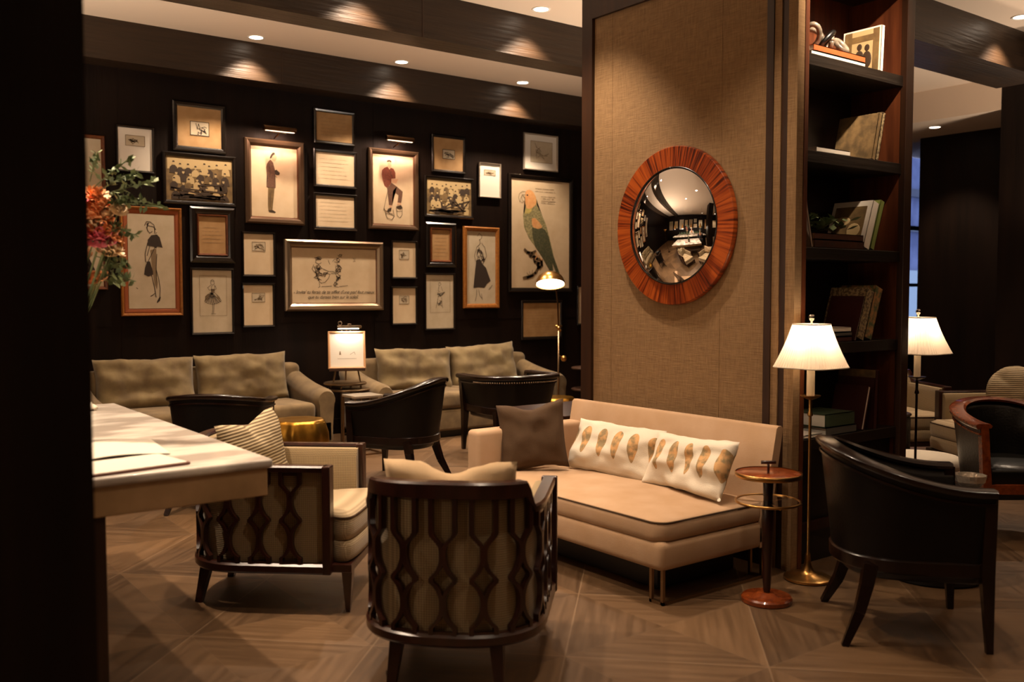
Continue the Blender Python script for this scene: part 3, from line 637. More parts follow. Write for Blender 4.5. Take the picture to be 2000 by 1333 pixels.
# ---------------------------------------------------------------- two-tier drinks table beside the settee
tt=thing('tiered_side_table','small two-tier round table with orange wood top and base beside the settee','table',(3.712,2.871,0))
bm=nb(); lathe(bm,[(.0,0),(.118,0),(.122,.004),(.122,.022),(.115,.03),(.06,.034),(.04,.045),(0,.045)],40); obj('base',bm,M['orangewood'],tt,smooth=True,auto=40)
bm=nb(); lathe(bm,[(.016,.04),(.02,.1),(.026,.3),(.030,.47),(.024,.48),(.022,.5),(.026,.6),(.016,.62)],20); obj('stem',bm,M['redwood'],tt,smooth=True,auto=40)
bm=nb(); lathe(bm,[(0,.618),(.15,.618),(.155,.622),(.155,.630),(.15,.633),(0,.633)],48); obj('top',bm,M['orangewood'],tt,smooth=True,auto=40)
bm=nb(); lathe(bm,[(.155,.612),(.159,.614),(.159,.634),(.155,.636)],48,cap=False); obj('rim_band',bm,M['brass'],tt,smooth=True)
bm=nb(); lathe(bm,[(0.028,.488),(.148,.488),(.148,.494),(.028,.494)],48); obj('glass_tier',bm,M['glass'],tt)
bm=nb(); tube(bm,[(.152*math.cos(2*PI*k/48),.152*math.sin(2*PI*k/48),.492) for k in range(49)],.007,8)
for k in range(3): tube(bm,[(0,0,.482),(.15*math.cos(2*PI*k/3),.15*math.sin(2*PI*k/3),.484)],.004,6)
obj('tier_ring',bm,M['brass'],tt,smooth=True)
bm=nb(); tube(bm,[(0,0,.63),(0,0,.68)],.006,8); tube(bm,[(-.028,.021,.683),(.028,-.021,.683)],.009,8); obj('handle',bm,M['redwood'],tt,smooth=True)
# ---------------------------------------------------------------- candlestick floor lamps
def floor_lamp(label,x,y,H=1.39,sw=1.0,metal='brass',rz=0):
    t=thing('floor_lamp',label,'lamp',(x,y,0),rz)
    bm=nb(); lathe(bm,[(0,0),(.115,0),(.122,.006),(.122,.016),(.105,.024),(.05,.032),(.03,.05),(.017,.09),(.013,.12),(0.013,.125)],40); obj('base',bm,M[metal],t,smooth=True,auto=50)
    bm=nb(); lathe(bm,[(.0075,.11),(.013,.128),(.013,.135),(.0075,.145),(.0075,H-.53),(.014,H-.525),(.014,H-.515),(.008,H-.5),(.009,H-.44)],16); obj('pole',bm,M[metal],t,smooth=True,auto=50)
    bm=nb(); lathe(bm,[(.004,H-.445),(.04,H-.430),(.052,H-.422),(.052,H-.418),(.02,H-.42),(.0,H-.42)],28); obj('drip_plate',bm,M[metal],t,smooth=True,auto=50)
    bm=nb(); lathe(bm,[(.0205,H-.42),(.0205,H-.24),(0,H-.24)],20); obj('candle_sleeve',bm,M['candle'],t,smooth=True,auto=50)
    zb,zt=H-.272,H-.05; n=128; bm=nb(); secs=[]
    for k in range(9):
        q=k/8; hw=(.168*(1-q)+.085*q+.006*math.sin(q*PI)*-1)*sw; row=[]
        for i in range(n):
            a=2*PI*i/n; c,s=math.cos(a),math.sin(a); e=4.5; rr=hw/((abs(c)**e+abs(s)**e)**(1/e)); rr*=1+.012*(1 if i%2 else -1); row.append((rr*c*.93,rr*s*.93,zb+(zt-zb)*q))
        secs.append(row)
    loft(bm,secs,cap=False); sh=obj('lamp_shade',bm,M['shade'],t)
    for z,hw in ((zb,.168),(zt,.085)):
        bm=nb(); P_=[]
        for i in range(65):
            a=2*PI*i/64; c,s=math.cos(a),math.sin(a); rr=hw*sw*1.0/((abs(c)**4.5+abs(s)**4.5)**(1/4.5)); P_.append((rr*c*.93,rr*s*.93,z))
        tube(bm,P_,.0035,6); obj('shade_rim',bm,M['whitepillow'],sh,smooth=True)
    bm=nb(); lathe(bm,[(.003,H-.06),(.006,H-.045),(.004,H-.035),(.012,H-.026),(.0165,H-.012),(.012,H),(0,H+.003)],16); tube(bm,[(-.08*sw,0,H-.055),(.08*sw,0,H-.055)],.002,6); tube(bm,[(0,0,H-.24),(0,0,H-.05)],.003,6); obj('finial',bm,M['chrome'],t,smooth=True)
    bm=nb(); sphere(bm,(0,0,H-.17),.022,12,8,(1,1,1.3)); obj('bulb',bm,M['bulb'],t,smooth=True)
    ld=bpy.data.lights.new('lamp_bulb_light','POINT'); ld.energy=P_SHADE; ld.color=(1,.8,.6); ld.shadow_soft_size=.03; lo=bpy.data.objects.new('lamp_bulb_light',ld); COL.objects.link(lo); lo.parent=t; lo.location=(0,0,H-.125)
    return t
floor_lamp('brass candlestick floor lamp with pleated shade in front of the bookcase left edge',4.17,2.965)
floor_lamp('candlestick floor lamp with pleated shade just right of the bookcase',5.55,3.17,H=1.40,sw=1.08,metal='darkbrass')
# ---------------------------------------------------------------- brass reading lamp by the right sofa
rl=thing('reading_lamp','brass reading lamp with a lit dome shade in front of the parrot print','lamp',(6.65,7.99,0))
bm=nb(); lathe(bm,[(0,0),(.12,0),(.125,.01),(.11,.02),(.02,.03),(.012,.04),(0,.04)],28); obj('base',bm,M['darkbrass'],rl,smooth=True,auto=50)
bm=nb(); tube(bm,[(0,0,.03),(0,0,1.13)],.011,10); obj('pole',bm,M['steel'],rl,smooth=True)
bm=nb(); sphere(bm,(0,0,1.12),.024,12,8); sphere(bm,(.02,.0,1.09),.017,12,8); tube(bm,[(-.045,0,1.14),(.045,0,1.14)],.010,8); obj('joint',bm,M['brass'],rl,smooth=True)
bm=nb(); tube(bm,[(0,0,1.12),(-.02,-.01,1.38),(-.06,-.02,1.60),(-.13,-.05,1.70)],.009,8); obj('arm',bm,M['darkbrass'],rl,smooth=True)
bm=nb(); sphere(bm,(.075,0,.78),.035,14,10); tube(bm,[(0,0,.82),(.06,0,.79)],.006,6); obj('counterweight',bm,M['brass'],rl,smooth=True)
bm=nb(); P_=[(.16,0),(.155,.03),(.135,.075),(.10,.11),(.06,.13),(.03,.14),(.0,.15)]; lathe(bm,P_,36,cap=False); lathe(bm,[(r*.97,z-.003) for r,z in P_],36,cap=False); o=obj('dome_shade',bm,M['brass'],rl,smooth=True); o.location=(-.20,-.10,1.60); o.rotation_euler=(rad(-17),rad(13),0)
bm=nb(); lathe(bm,[(0,.004),(.148,.004),(.148,.008),(0,.008)],32); b_=obj('lit_diffuser',bm,M['bulb'],rl); b_.location=(-.20,-.10,1.60); b_.rotation_euler=(rad(-17),rad(13),0)
ld=bpy.data.lights.new('reading_lamp_light','SPOT'); ld.energy=P_PHARM*3; ld.color=(1,.8,.6); ld.spot_size=rad(130); ld.shadow_soft_size=.05; lo=bpy.data.objects.new('reading_lamp_light',ld); COL.objects.link(lo); lo.parent=rl; lo.location=(-.215,-.12,1.585)
# ---------------------------------------------------------------- easel tables
et=thing('round_end_table','dark round two-layer end table between the two velvet sofas','table',(4.265,8.42,0))
bm=nb(); lathe(bm,[(0,.60),(.20,.60),(.21,.607),(.21,.618),(.20,.625),(0,.625)],48); obj('top',bm,M['steel'],et,smooth=True,auto=40)
bm=nb(); lathe(bm,[(0,.545),(.20,.545),(.21,.552),(.21,.56),(.20,.567),(0,.567)],48,c=(.012,-.05,0)); obj('lower_disc',bm,M['steel'],et,smooth=True,auto=40)
for k in range(4):
    a=PI/4+k*PI/2; bm=nb(); tbox(bm,(.15*math.cos(a),.15*math.sin(a)-.02,0),(.15*math.cos(a),.15*math.sin(a)-.02,.60),.014,.014); obj('leg',bm,M['steel'],et)
nt_=thing('nesting_table','low square metal-framed table with pale top in front of the easel table','table',(4.16,7.86,0))
bm=nb(); box(bm,(0,0,.545),(.30,.26,.022),bev=.004); obj('top',bm,M['silver'],nt_)
bm=nb()
for x in (-.14,.14):
    for y in (-.12,.12): bar(bm,(x,y,0),(x,y,.535),.014)
    bar(bm,(x,-.12,.008),(x,.12,.008),.014)
for y in (-.12,.12): bar(bm,(-.14,y,.008),(.14,y,.008),.014)
obj('frame',bm,M['steel'],nt_)
# easel with a small lit picture
ez=thing('table_easel','small tripod easel on the round table between the sofas','easel',(4.26,8.38,.632),rot=(0,0,rad(-24)))
for nm,pts in (('leg',[(-.13,-.08,0),(-.04,.02,.5)]),('leg',[(.13,-.08,0),(.04,.02,.5)]),('rear_leg',[(0,.14,0),(0,0,.46)])):
    bm=nb(); tube(bm,pts,.008,6); obj(nm,bm,M['steel'],ez)
obj('ledge',bx(-.17,.17,-.185,-.055,.118,.135),M['walnut'],ez)
pic=thing('lit_drawing','brightly lit small drawing in a pale wood frame on the easel','picture',(4.26,8.38,.632),rot=(0,0,rad(-24)))
ih=thing('x','x','x'); bpy.data.objects.remove(ih)
def ring(w,h,fw,d,bm=None,z0=0,bev=.25,mi=0):
    """picture moulding: mitred profile swept round a rectangle (outer w x h) in XZ; back at y=0, front toward -Y"""
    bm=bm or nb(); prof=[(0,0),(0,d*.7),(fw*.25,d),(fw*.7,d*.85),(fw,d*.45),(fw,0)]
    secs=[]
    for sx,sz in ((-1,-1),(1,-1),(1,1),(-1,1)):
        secs.append([(sx*(w/2-o),-y,sz*(h/2-o)+z0) for o,y in prof])
    loft(bm,secs,ring=True,mi=mi); return bm
tl=rad(-14)
def lean(o,z): o.rotation_euler=(tl,0,0); o.location=(0,-.145,z)
o=obj('frame',ring(.36,.37,.022,.02,z0=.185),M['orangewood'] if 0 else mat('pale_wood','#b98a5e',.5),pic); lean(o,.136)
o=obj('paper',bx(-.165,.165,-.006,-.001,.015,.355),M['white'],pic); lean(o,.136)
def stroke(bm,pts,wd,y=-.0,mi=0):
    """flat ribbon in XZ; wd width"""
    for (x0,z0),(x1,z1) in zip(pts,pts[1:]):
        dx,dz=x1-x0,z1-z0; l=math.hypot(dx,dz)
        if l<1e-6: continue
        nx,nz=-dz/l*wd/2,dx/l*wd/2; ex,ez_=dx/l*wd*.3,dz/l*wd*.3
        vs=[bm.verts.new(p) for p in ((x0-ex+nx,y,z0-ez_+nz),(x1+ex+nx,y,z1+ez_+nz),(x1+ex-nx,y,z1+ez_-nz),(x0-ex-nx,y,z0-ez_-nz))]
        f=bm.faces.new(vs); f.material_index=mi
bm=nb(); stroke(bm,[(-.09,.10),(.09,.10)],.003,-.008); stroke(bm,[(-.07,.14),(-.065,.17),(-.06,.14)],.008,-.008); stroke(bm,[(.03,.14),(.07,.165),(.08,.14)],.003,-.008); o=obj('drawing',bm,M['softink'],pic); lean(o,.136)
cl=thing('clip_lamp','chrome clip-on picture lamp at the top of the easel','lamp',(4.26,8.38,.632),rot=(0,0,rad(-24)))
bm=nb(); box(bm,(0.03,-.035,.54),(.24,.05,.03),bev=.01); obj('hood',bm,M['chrome'],cl,smooth=True,auto=40)
bm=nb(); tube(bm,[(-.06+.018*math.cos(a*PI/6),-.03,.575+.018*math.sin(a*PI/6)) for a in range(13)],.005,6); tube(bm,[(.0,-.0,.50),(.02,-.02,.57),(.05,-.03,.565)],.007,6); obj('clip',bm,M['chrome'],cl,smooth=True)
obj('lit_tube',bx(-.08,.12,-.055,-.015,.520,.526),M['bulb'],cl)
ld=bpy.data.lights.new('easel_light','AREA'); ld.shape='RECTANGLE'; ld.size=.2; ld.size_y=.04; ld.energy=P_EASEL; ld.color=(1,.88,.75); lo=bpy.data.objects.new('easel_light',ld); COL.objects.link(lo); lo.parent=cl; lo.location=(.02,-.09,.52); lo.rotation_euler=(rad(20),0,0)
# ---------------------------------------------------------------- gold drums
def gold_stool(label,loc,r,rz):
    bm=nb(); secs=[]
    for z,k in ((0,.86),(.02,.92),(.15,1.02),(.30,.98),(.385,.88),(.405,.84),(.412,.78),(.412,.6),(.408,.3),(.408,.01)):
        secs.append([(r*k*math.cos(2*PI*i/72+rz)*(1+.035*math.cos(9*2*PI*i/72)),r*k*math.sin(2*PI*i/72+rz)*(1+.035*math.cos(9*2*PI*i/72)),z) for i in range(72)])
    loft(bm,secs); o=obj('gold_drum_stool',bm,M['gold'],None,smooth=True,auto=40); o.location=loc; tag(o,label,'stool')
gold_stool('hammered gold drum table in front of the left velvet sofa',(3.40,7.60,0),.26,0)
gold_stool('hammered gold drum table in front of the right velvet sofa, near the pillar',(6.30,7.62,0),.24,.5)
# ---------------------------------------------------------------- small tables at the back right and behind the settee
t=thing('wooden_table','reddish dark wood table between the settee arm and the nailhead chair','table',(4.80,5.62,0))
obj('top',bx(-.36,.36,-.36,.36,.575,.60,bev=.005),M['redwood'],t); obj('apron',bx(-.33,.33,-.33,.33,.46,.575),M['black'],t)
for x in (-.31,.31):
    for y in (-.31,.31): bm=nb(); tbox(bm,(x,y,.5),(x,y,0),.05,.035); obj('leg',bm,M['black'],t)
t=thing('tiered_side_table','two-tier round side table beside the reading lamp by the pillar','table',(7.10,7.95,0))
for nm,z in (('top',.66),('lower_tier',.42)):
    bm=nb(); lathe(bm,[(0,z-.012),(.22,z-.012),(.228,z-.006),(.228,z+.004),(.22,z+.01),(0,z+.01)],40); obj(nm,bm,M['walnut'],t,smooth=True,auto=40)
bm=nb(); lathe(bm,[(.14,0),(.14,.02),(.02,.04),(.016,.67),(.012,.70),(.02,.72),(0,.735)],20); obj('stem',bm,M['redwood'],t,smooth=True,auto=40)
t=thing('drum_table','black round drum table behind the foreground tub chair','table',(4.78,2.62,0))
bm=nb(); lathe(bm,[(0,.0),(.25,.0),(.262,.015),(.262,.43),(.25,.445),(0,.445)],40); obj('body',bm,M['black'],t,smooth=True,auto=40)
bm=nb(); lathe(bm,[(0,.445),(.268,.445),(.27,.452),(.268,.458),(0,.458)],40); obj('top',bm,M['espresso'],t,smooth=True,auto=40)
bm=nb(); lathe(bm,[(0,0),(.03,0),(.035,.01),(.075,.05),(.082,.085),(.078,.085),(.068,.052),(.03,.016),(0,.014)],14,c=(0,0,0)); o=obj('crystal_bowl',bm,mat('cut_crystal','#d8cdbd',.08,metal=.6,bump=(40,.8,1)),None); o.location=(4.90,2.49,.459); tag(o,'small cut crystal bowl on the black drum table','bowl')
t=thing('round_ottoman','round cream ottoman behind the right floor lamp','ottoman',(6.12,3.47,0))
bm=nb(); lathe(bm,[(0,.06),(.25,.06),(.262,.08),(.268,.28),(.262,.29),(.268,.30),(.272,.36),(.25,.385),(.15,.395),(0,.398)],48); obj('cushion',bm,M['whitepillow'],t,smooth=True,auto=50)
bm=nb(); tube(bm,[(.268*math.cos(2*PI*k/48),.268*math.sin(2*PI*k/48),.292) for k in range(49)],.006,6); obj('piping',bm,M['redwood'],t,smooth=True)
bm=nb(); lathe(bm,[(0,0),(.2,0),(.2,.06),(0,.06)],32); obj('plinth',bm,M['black'],t)
t=thing('drum_table','black round side table beside the half-hidden checked armchair','table',(7.0,4.25,0))
bm=nb(); lathe(bm,[(0,0),(.17,0),(.18,.02),(.18,.50),(.17,.52),(0,.52)],32); obj('body',bm,M['black'],t,smooth=True,auto=40)
bm=nb(); lathe(bm,[(0,.52),(.185,.52),(.188,.53),(.18,.537),(0,.537)],32); obj('top',bm,M['espresso'],t,smooth=True,auto=40)
# ---------------------------------------------------------------- marble high table, left foreground
TX=1.352; TY=3.24
mt=thing('marble_table','pale marble-topped high table jutting in from the left foreground','table',(0,0,0)); mt.location=(.65,4.3,0)
def rel(o): o.location=(-.65,-4.3,0); return o
rel(obj('marble_top',bx(-.25,TX,TY,5.42,.865,.90,bev=.012,seg=3),M['marble'],mt,smooth=True,auto=40))
rel(obj('apron',bx(-.24,TX-.02,TY+.01,5.40,.765,.868,bev=.004),M['marbleedge'],mt))
for x in (-.15,.748):
    for y in (TY+.05,5.3): rel(obj('leg',bx(x-.028 if x>0 else x-.03,x+.028,y-.03,y+.03,0,.77),M['walnut'],mt))
# things on the marble table
t=thing('menu_folder','brown leather menu folder lying at the near edge of the marble table','folder',(.86,3.40,.901),rad(8))
bm=nb(); puff(bm,rrect(.40,.26,.02,4),[(1,0),(1,.006)]); obj('cover',bm,mat('brown_folder','#5b2a17',.5),t)
bm=nb(); puff(bm,rrect(.38,.24,.015,4),[(1,.006),(1,.009)]); obj('pages',bm,M['white'],t)
t=thing('newspaper','open pale newspaper spread on the marble table','newspaper',(.80,3.78,.9015),rad(-6))
bm=nb()
for k in range(2):
    secs=[]
    for i in range(13):
        u=i/12; x=(u*.30 if k else -u*.30); z=.004+.012*math.sin(u*PI)*(1-.5*u); secs.append([(x,-.2,z),(x,.2,z),(x,.2,z-.002),(x,-.2,z-.002)])
    loft(bm,secs)
obj('sheets',bm,M['white'],t,smooth=True,auto=40)
o=obj('red_booklet',bx(-.10,.10,-.06,.06,0,.008,bev=.002),mat('red_cover','#8e2a22',.6),None); o.location=(.86,4.32,.9015); o.rotation_euler=(0,0,rad(-30)); tag(o,'thin red booklet lying on the marble table near the post','booklet')
bm=nb(); lathe(bm,[(0,0),(.05,0),(.09,.012),(.092,.016),(.05,.006),(0,.005)],32); o=obj('saucer',bm,mat('white_china','#efe9e0',.15,spec=.6),None,smooth=True); o.location=(.93,4.62,.9015); tag(o,'small white saucer on the marble table beside the dark post','saucer')
bm=nb(); N_=14; V_=[[bm.verts.new((-.1+.2*i/N_,-.08+.16*j/N_,.018+.035*abs(noise.noise(Vector((i*.35,j*.35,2.2))))+.03*math.exp(-((i-4)**2+(j-8)**2)/8))) for j in range(N_+1)] for i in range(N_+1)]
for i in range(N_):
    for j in range(N_): bm.faces.new((V_[i][j],V_[i+1][j],V_[i+1][j+1],V_[i][j+1]))
o=obj('crumpled_napkin',bm,M['whitepillow'],None,smooth=True); o.modifiers.new('t','SOLIDIFY').thickness=.015; o.location=(1.09,5.2,.897); tag(o,'crumpled white napkin at the far end of the marble table','napkin')
# flowers in a vase behind the post
vx,vy=.865,4.10
bm=nb(); lathe(bm,[(0,0),(.05,0),(.07,.03),(.085,.12),(.07,.24),(.045,.30),(.055,.33),(.05,.33),(.04,.30),(.06,.2),(.07,.12),(.05,.02),(0,.015)],32); o=obj('vase',bm,M['ceramic'],None,smooth=True); o.location=(vx-.09,vy,.901); tag(o,'ceramic vase holding the flowers on the marble table','vase')
fl=thing('flower_bouquet','blurred bouquet of orange, pink and cream flowers with greenery at the left','bouquet',(vx-.09,vy,.95))
def flower(px,py,pz,r,m,n=11,layers=3):
    bm=nb()
    for l in range(layers):
        for k in range(n-2*l):
            a=2*PI*k/(n-2*l)+l*.4; el=rad(15+l*28); L_=r*(1-.18*l); wdt=r*.62
            d=Vector((math.cos(a)*math.cos(el),math.sin(a)*math.cos(el),math.sin(el))); sd=Vector((-math.sin(a),math.cos(a),0)); up=d.cross(sd)*-1
            row=[]
            for q,wf in ((0,.15),(.35,.8),(.7,1),(1,.35)):
                c=d*L_*q+up*(.12*L_*math.sin(q*PI)); row.append((bm.verts.new(c-sd*wdt*wf/2),bm.verts.new(c+Vector((0,0,.06*r))),bm.verts.new(c+sd*wdt*wf/2)))
            for a_,b_ in zip(row,row[1:]): bm.faces.new((a_[0],a_[1],b_[1],b_[0])); bm.faces.new((a_[1],a_[2],b_[2],b_[1]))
    sphere(bm,(0,0,r*.15),r*.28,10,6)
    o=obj('flower',bm,m,fl,smooth=True); o.location=(px,py,pz); o.rotation_euler=(rad(random.uniform(20,60)),rad(random.uniform(-20,30)),random.uniform(-1,1)); return o
def sprig(px,pz,py,ang,ln,m,dens=16,leafL=.035):
    bm=nb(); P_=[(ln*q*math.cos(ang),0,ln*q*math.sin(ang)-.1*ln*q*q) for q in [k/8 for k in range(9)]]; tube(bm,P_,.0025,5)
    for k in range(dens):
        q=.25+.75*k/dens; c=Vector((ln*q*math.cos(ang),0,ln*q*math.sin(ang)-.1*ln*q*q)); d=Vector((random.uniform(-.6,1),random.uniform(-1,1),random.uniform(-.8,1))).normalized()*leafL; s=d.cross(Vector((random.random(),random.random(),random.random()))).normalized()*leafL*.28
        v=[bm.verts.new(p) for p in (c,c+d*.5+s,c+d,c+d*.5-s)]; bm.faces.new(v)
    o=obj('leaf_sprig',bm,m,fl); o.location=(px,py,pz); o.rotation_euler=(0,0,rad(-37)); return o
def W(u,v,D=3.9):
    a=(u-1000)/F_PX; b=-(v-666.5)/F_PX; h=math.cos(PITCH)+b*math.sin(PITCH)
    return Vector((math.sin(YAW)*h+math.cos(YAW)*a,math.cos(YAW)*h-math.sin(YAW)*a,-math.sin(PITCH)+b*math.cos(PITCH)))*D+Vector((0,0,CZ))
base=Vector((vx-.09,vy,.95))
for u,v,r,mm in ((176,385,.055,'petalorange'),(190,402,.05,'petalorange'),(172,425,.06,'petalorange'),(200,425,.045,'petalcream'),(186,468,.075,'petalpink'),(215,470,.035,'petalorange'),(212,490,.045,'petalcream'),(196,495,.045,'petalcream'),(180,548,.05,'petalorange'),(222,412,.035,'petalcream'),(160,450,.07,'petalorange'),(150,400,.06,'petalpink'),(140,500,.06,'petalcream'),(205,452,.04,'petalorange'),(178,410,.05,'petalorange'),(168,445,.05,'petalcream'),(196,432,.045,'petalorange')):
    p=W(u+10,v)-base; f=flower(p.x,p.y,p.z,r*1.12,M[mm])
    bm=nb(); tube(bm,[(0,0,0),tuple((Vector((0,0,-.3))*.0+(-p)*.5+Vector((0,0,.05)))),tuple(-p)],.003,5); s_=obj('stem',bm,M['leaf'],f); s_.matrix_parent_inverse=f.rotation_euler.to_matrix().to_4x4().inverted()
for u,v,an,ln,mm in ((180,370,.75,.22,'leaf'),(190,385,.35,.26,'leaf'),(195,395,.1,.2,'leaf'),(200,440,-.2,.14,'leaf'),(195,520,.2,.12,'leaf'),(190,535,-.1,.16,'leaf'),(200,548,.05,.10,'leaf'),(175,355,1.3,.14,'leaf'),(200,410,.5,.15,'leaf'),(205,395,.0,.24,'leaf'),(185,500,-.3,.13,'leaf'),(190,375,.55,.2,'leaf')):
    p=W(u,v)-base; sprig(p.x,p.z,p.y,an,ln,M[mm],22,.04)

# ---------------------------------------------------------------- added fill lamps, out of view, put in to brighten the ceiling
def uplighter(label,x,y,P):
    t=thing('added_fill_lamp',label,'lamp',(x,y,0))
    bm=nb(); lathe(bm,[(0,0),(.14,0),(.14,.02),(.02,.04),(.014,.06),(0.014,1.72),(0,1.72)],28); obj('stand',bm,M['darkbrass'],t,smooth=True,auto=50)
    bm=nb(); lathe(bm,[(.02,1.70),(.10,1.74),(.17,1.82),(.19,1.88),(.185,1.88),(.16,1.83),(.09,1.76),(.0,1.73)],36,cap=False); obj('bowl',bm,M['brass'],t,smooth=True)
    bm=nb(); sphere(bm,(0,0,1.80),.035,12,8); obj('bulb',bm,M['bulb'],t,smooth=True)
    ld=bpy.data.lights.new('added_fill_light','SPOT'); ld.energy=P; ld.color=(1,.82,.66); ld.spot_size=rad(165); ld.spot_blend=.5; ld.shadow_soft_size=.12; lo=bpy.data.objects.new('added_fill_light',ld); COL.objects.link(lo); lo.parent=t; lo.location=(0,0,1.86); lo.rotation_euler=(PI,0,0)
uplighter('added ceiling-fill floor lamp standing behind the dark post, left of the marble table',.35,6.6,P_FILL_UP*1.3)
uplighter('added ceiling-fill floor lamp hidden behind the fabric pillar',6.0,5.65,P_FILL_UP*.65)
uplighter('added ceiling-fill floor lamp behind the camera, mirrored in the round mirror',2.4,-1.4,P_FILL_UP*.55)
uplighter('added ceiling-fill floor lamp beyond the right edge, beside the dark wall bay',10.3,3.9,P_FILL_UP*.45)
uplighter('added ceiling-fill floor lamp right of the photo near the far lounge chairs',8.7,1.2,P_FILL_UP*.8)
# ---------------------------------------------------------------- books and objects in the bookcase (world frame; x 4.3..5.24, front y 3.125)
BY=3.125
def book(label,x,z,th,h,dp,cover,pages='white',tilt=0,y=None,name='book',flat=False,rz=0,cat='book',flip=False):
    """upright: spine toward -Y at x..x+th; flat: th is thickness (up), h along x, dp along y"""
    t=thing(name,label,cat,(x,(y if y is not None else BY+.01),z),rot=(0,tilt,rz))
    c=M[cover] if isinstance(cover,str) else cover; e=.004
    if flat:
        bm=bx(0,h,0,dp,0,e); bx(0,h,0,dp,th-e,th,bm); bx(0,h,0,e,0,th,bm); obj('cover',bm,c,t)
        obj('pages',bx(.004,h-.004,e,dp-.006,e,th-e),M[pages],t)
    else:
        bm=bx(0,e,0,dp,0,h); bx(th-e,th,0,dp,0,h,bm); bx(0,th,dp-e if flip else 0,dp if flip else e,0,h,bm); obj('cover',bm,c,t)
        obj('pages',bx(e*.6,th-e*.6,.004 if flip else e,dp-e if flip else dp-.006,.004,h-.004),M[pages],t)
    return t
cv=lambda n,h,r=.5,**k: mat(n,h,r,**k)
OR=cv('orange_cover','#a8542a',.45); GR=cv('green_cover','#34402b',.55); GY=cv('grey_cover','#4d4a44',.6); TN=cv('tan_cover','#7d6440',.6,var=(18,'#54432a',.15)); TM=cv('mottled_cover','#9a8763',.6,var=(60,'#5c4a33',.06)); TM2=cv('floral_cover','#a87a4c',.6,var=(30,'#4d5a3c',.1)); LG=cv('lime_cover','#7d8a45',.6); BR=cv('leather_brown_cover','#4a2411',.5,var=(20,'#33170b',.2)); PK=cv('dusty_cover','#a18a76',.6)
# top shelf
z=2.786
book('pale book at the bottom of the flat stack on the top shelf',4.37,z,.022,.50,.25,'white',flat=True)
book('orange-spined book on top of the flat stack on the top shelf',4.39,z+.023,.035,.48,.24,OR,flat=True)
t=book('upright photo book with a black and white cover at the right of the top shelf',5.02,z+.003,.032,.265,.25,'white',tilt=rad(3))
obj('photo_cover',bx(-.002,0,.012,.235,.008,.255),M['sepialight'],t)
bm=nb()
for (y0,y1,z0,z1) in ((.19,.235,.008,.255),(.012,.05,.008,.255),(.05,.19,.19,.225)): bx(-.0035,-.002,y0,y1,z0,z1,bm)
obj('photo_dark_areas',bm,M['sepiamid'],t)
bm=nb()
for cy,cz in ((.14,.10),(.09,.09)):
    sphere(bm,(-.002,cy,cz+.06),.017,12,8,(.1,1,1.2)); sphere(bm,(-.002,cy,cz-.01),.032,12,8,(.06,1,1.6))
obj('photo_figures',bm,M['sepia'],t,smooth=True)
t=thing('link_ornament','pale ceramic chain-link ornament lying on the stacked books of the top shelf','ornament',(4.44,3.24,z+.078))
for k,(x,y,zz,R_,rx,ry) in enumerate(((0.0,0.03,.046,.045,80,10),(.07,.0,.05,.055,20,60),(.14,.05,.056,.06,75,-30),(.21,.0,.05,.055,30,40),(.28,.03,.046,.05,85,0),(.35,.0,.04,.04,15,50))):
    bm=nb(); tube(bm,[(R_*math.cos(a*PI/12)*1.15,R_*math.sin(a*PI/12)*.8,0) for a in range(25)],.015,8); o=obj('link',bm,M['ceramic'] if k%3 else M['black'],t,smooth=True); o.location=(x,y,zz+.012); o.rotation_euler=(rad(rx),rad(ry),k)
# second shelf
z=2.271
book('thin white book lying flat alone on the second shelf',4.43,z,.028,.31,.22,'white',flat=True)
book('large tan book leaning on the second shelf, inner one',4.955,z+.009,.034,.275,.26,TN,tilt=rad(14))
book('narrow ornate book leaning between the tan book and the shelf side',4.992,z+.009,.030,.285,.26,TM,tilt=rad(14),pages='tan')
# third shelf
z=1.751
book('thin pale book leaning against the left side of the third shelf',4.395,z+.001,.018,.35,.25,PK,tilt=rad(-14))
book('lower of two brown leather books lying on the third shelf',4.425,z,.045,.47,.25,BR,flat=True,pages='tan')
book('upper of two brown leather books lying on the third shelf',4.425,z+.046,.036,.46,.25,BR,flat=True,pages='tan')
t=book('white book with a framed photo on its cover leaning on the third shelf',4.885,z+.0225,.062,.285,.26,'white',tilt=rad(20))
obj('cover_photo',bx(-.003,0,.03,.235,.03,.25),M['sepiamid'],t); bm=nb(); sphere(bm,(-.003,.09,.10),.045,12,8,(.05,1,1)); sphere(bm,(-.003,.17,.16),.035,12,8,(.05,1.4,.8)); obj('photo_figures',bm,M['sepialight'],t,smooth=True)
book('cream and lime green book leaning beside the white photo book',4.957,z+.015,.04,.30,.26,LG,tilt=rad(20))
t=thing('leaf_ornament','dark leafy ornament lying on the brown books of the third shelf','ornament',(4.62,3.24,z+.084))
bm=nb()
for k in range(70):
    c=Vector((random.uniform(-.15,.2),random.uniform(-.07,.07),random.uniform(.005,.09))); d_=Vector((random.uniform(-1,1),random.uniform(-1,1),random.uniform(-.2,.7))).normalized()*.07; s=d_.cross(Vector((.3,.2,1))).normalized()*.018
    v=[bm.verts.new(p) for p in (c,c+d_*.5+s,c+d_,c+d_*.5-s)]; bm.faces.new(v)
for v in bm.verts: v.co.z=max(.001,v.co.z)
obj('leaves',bm,M['leaf'],t)
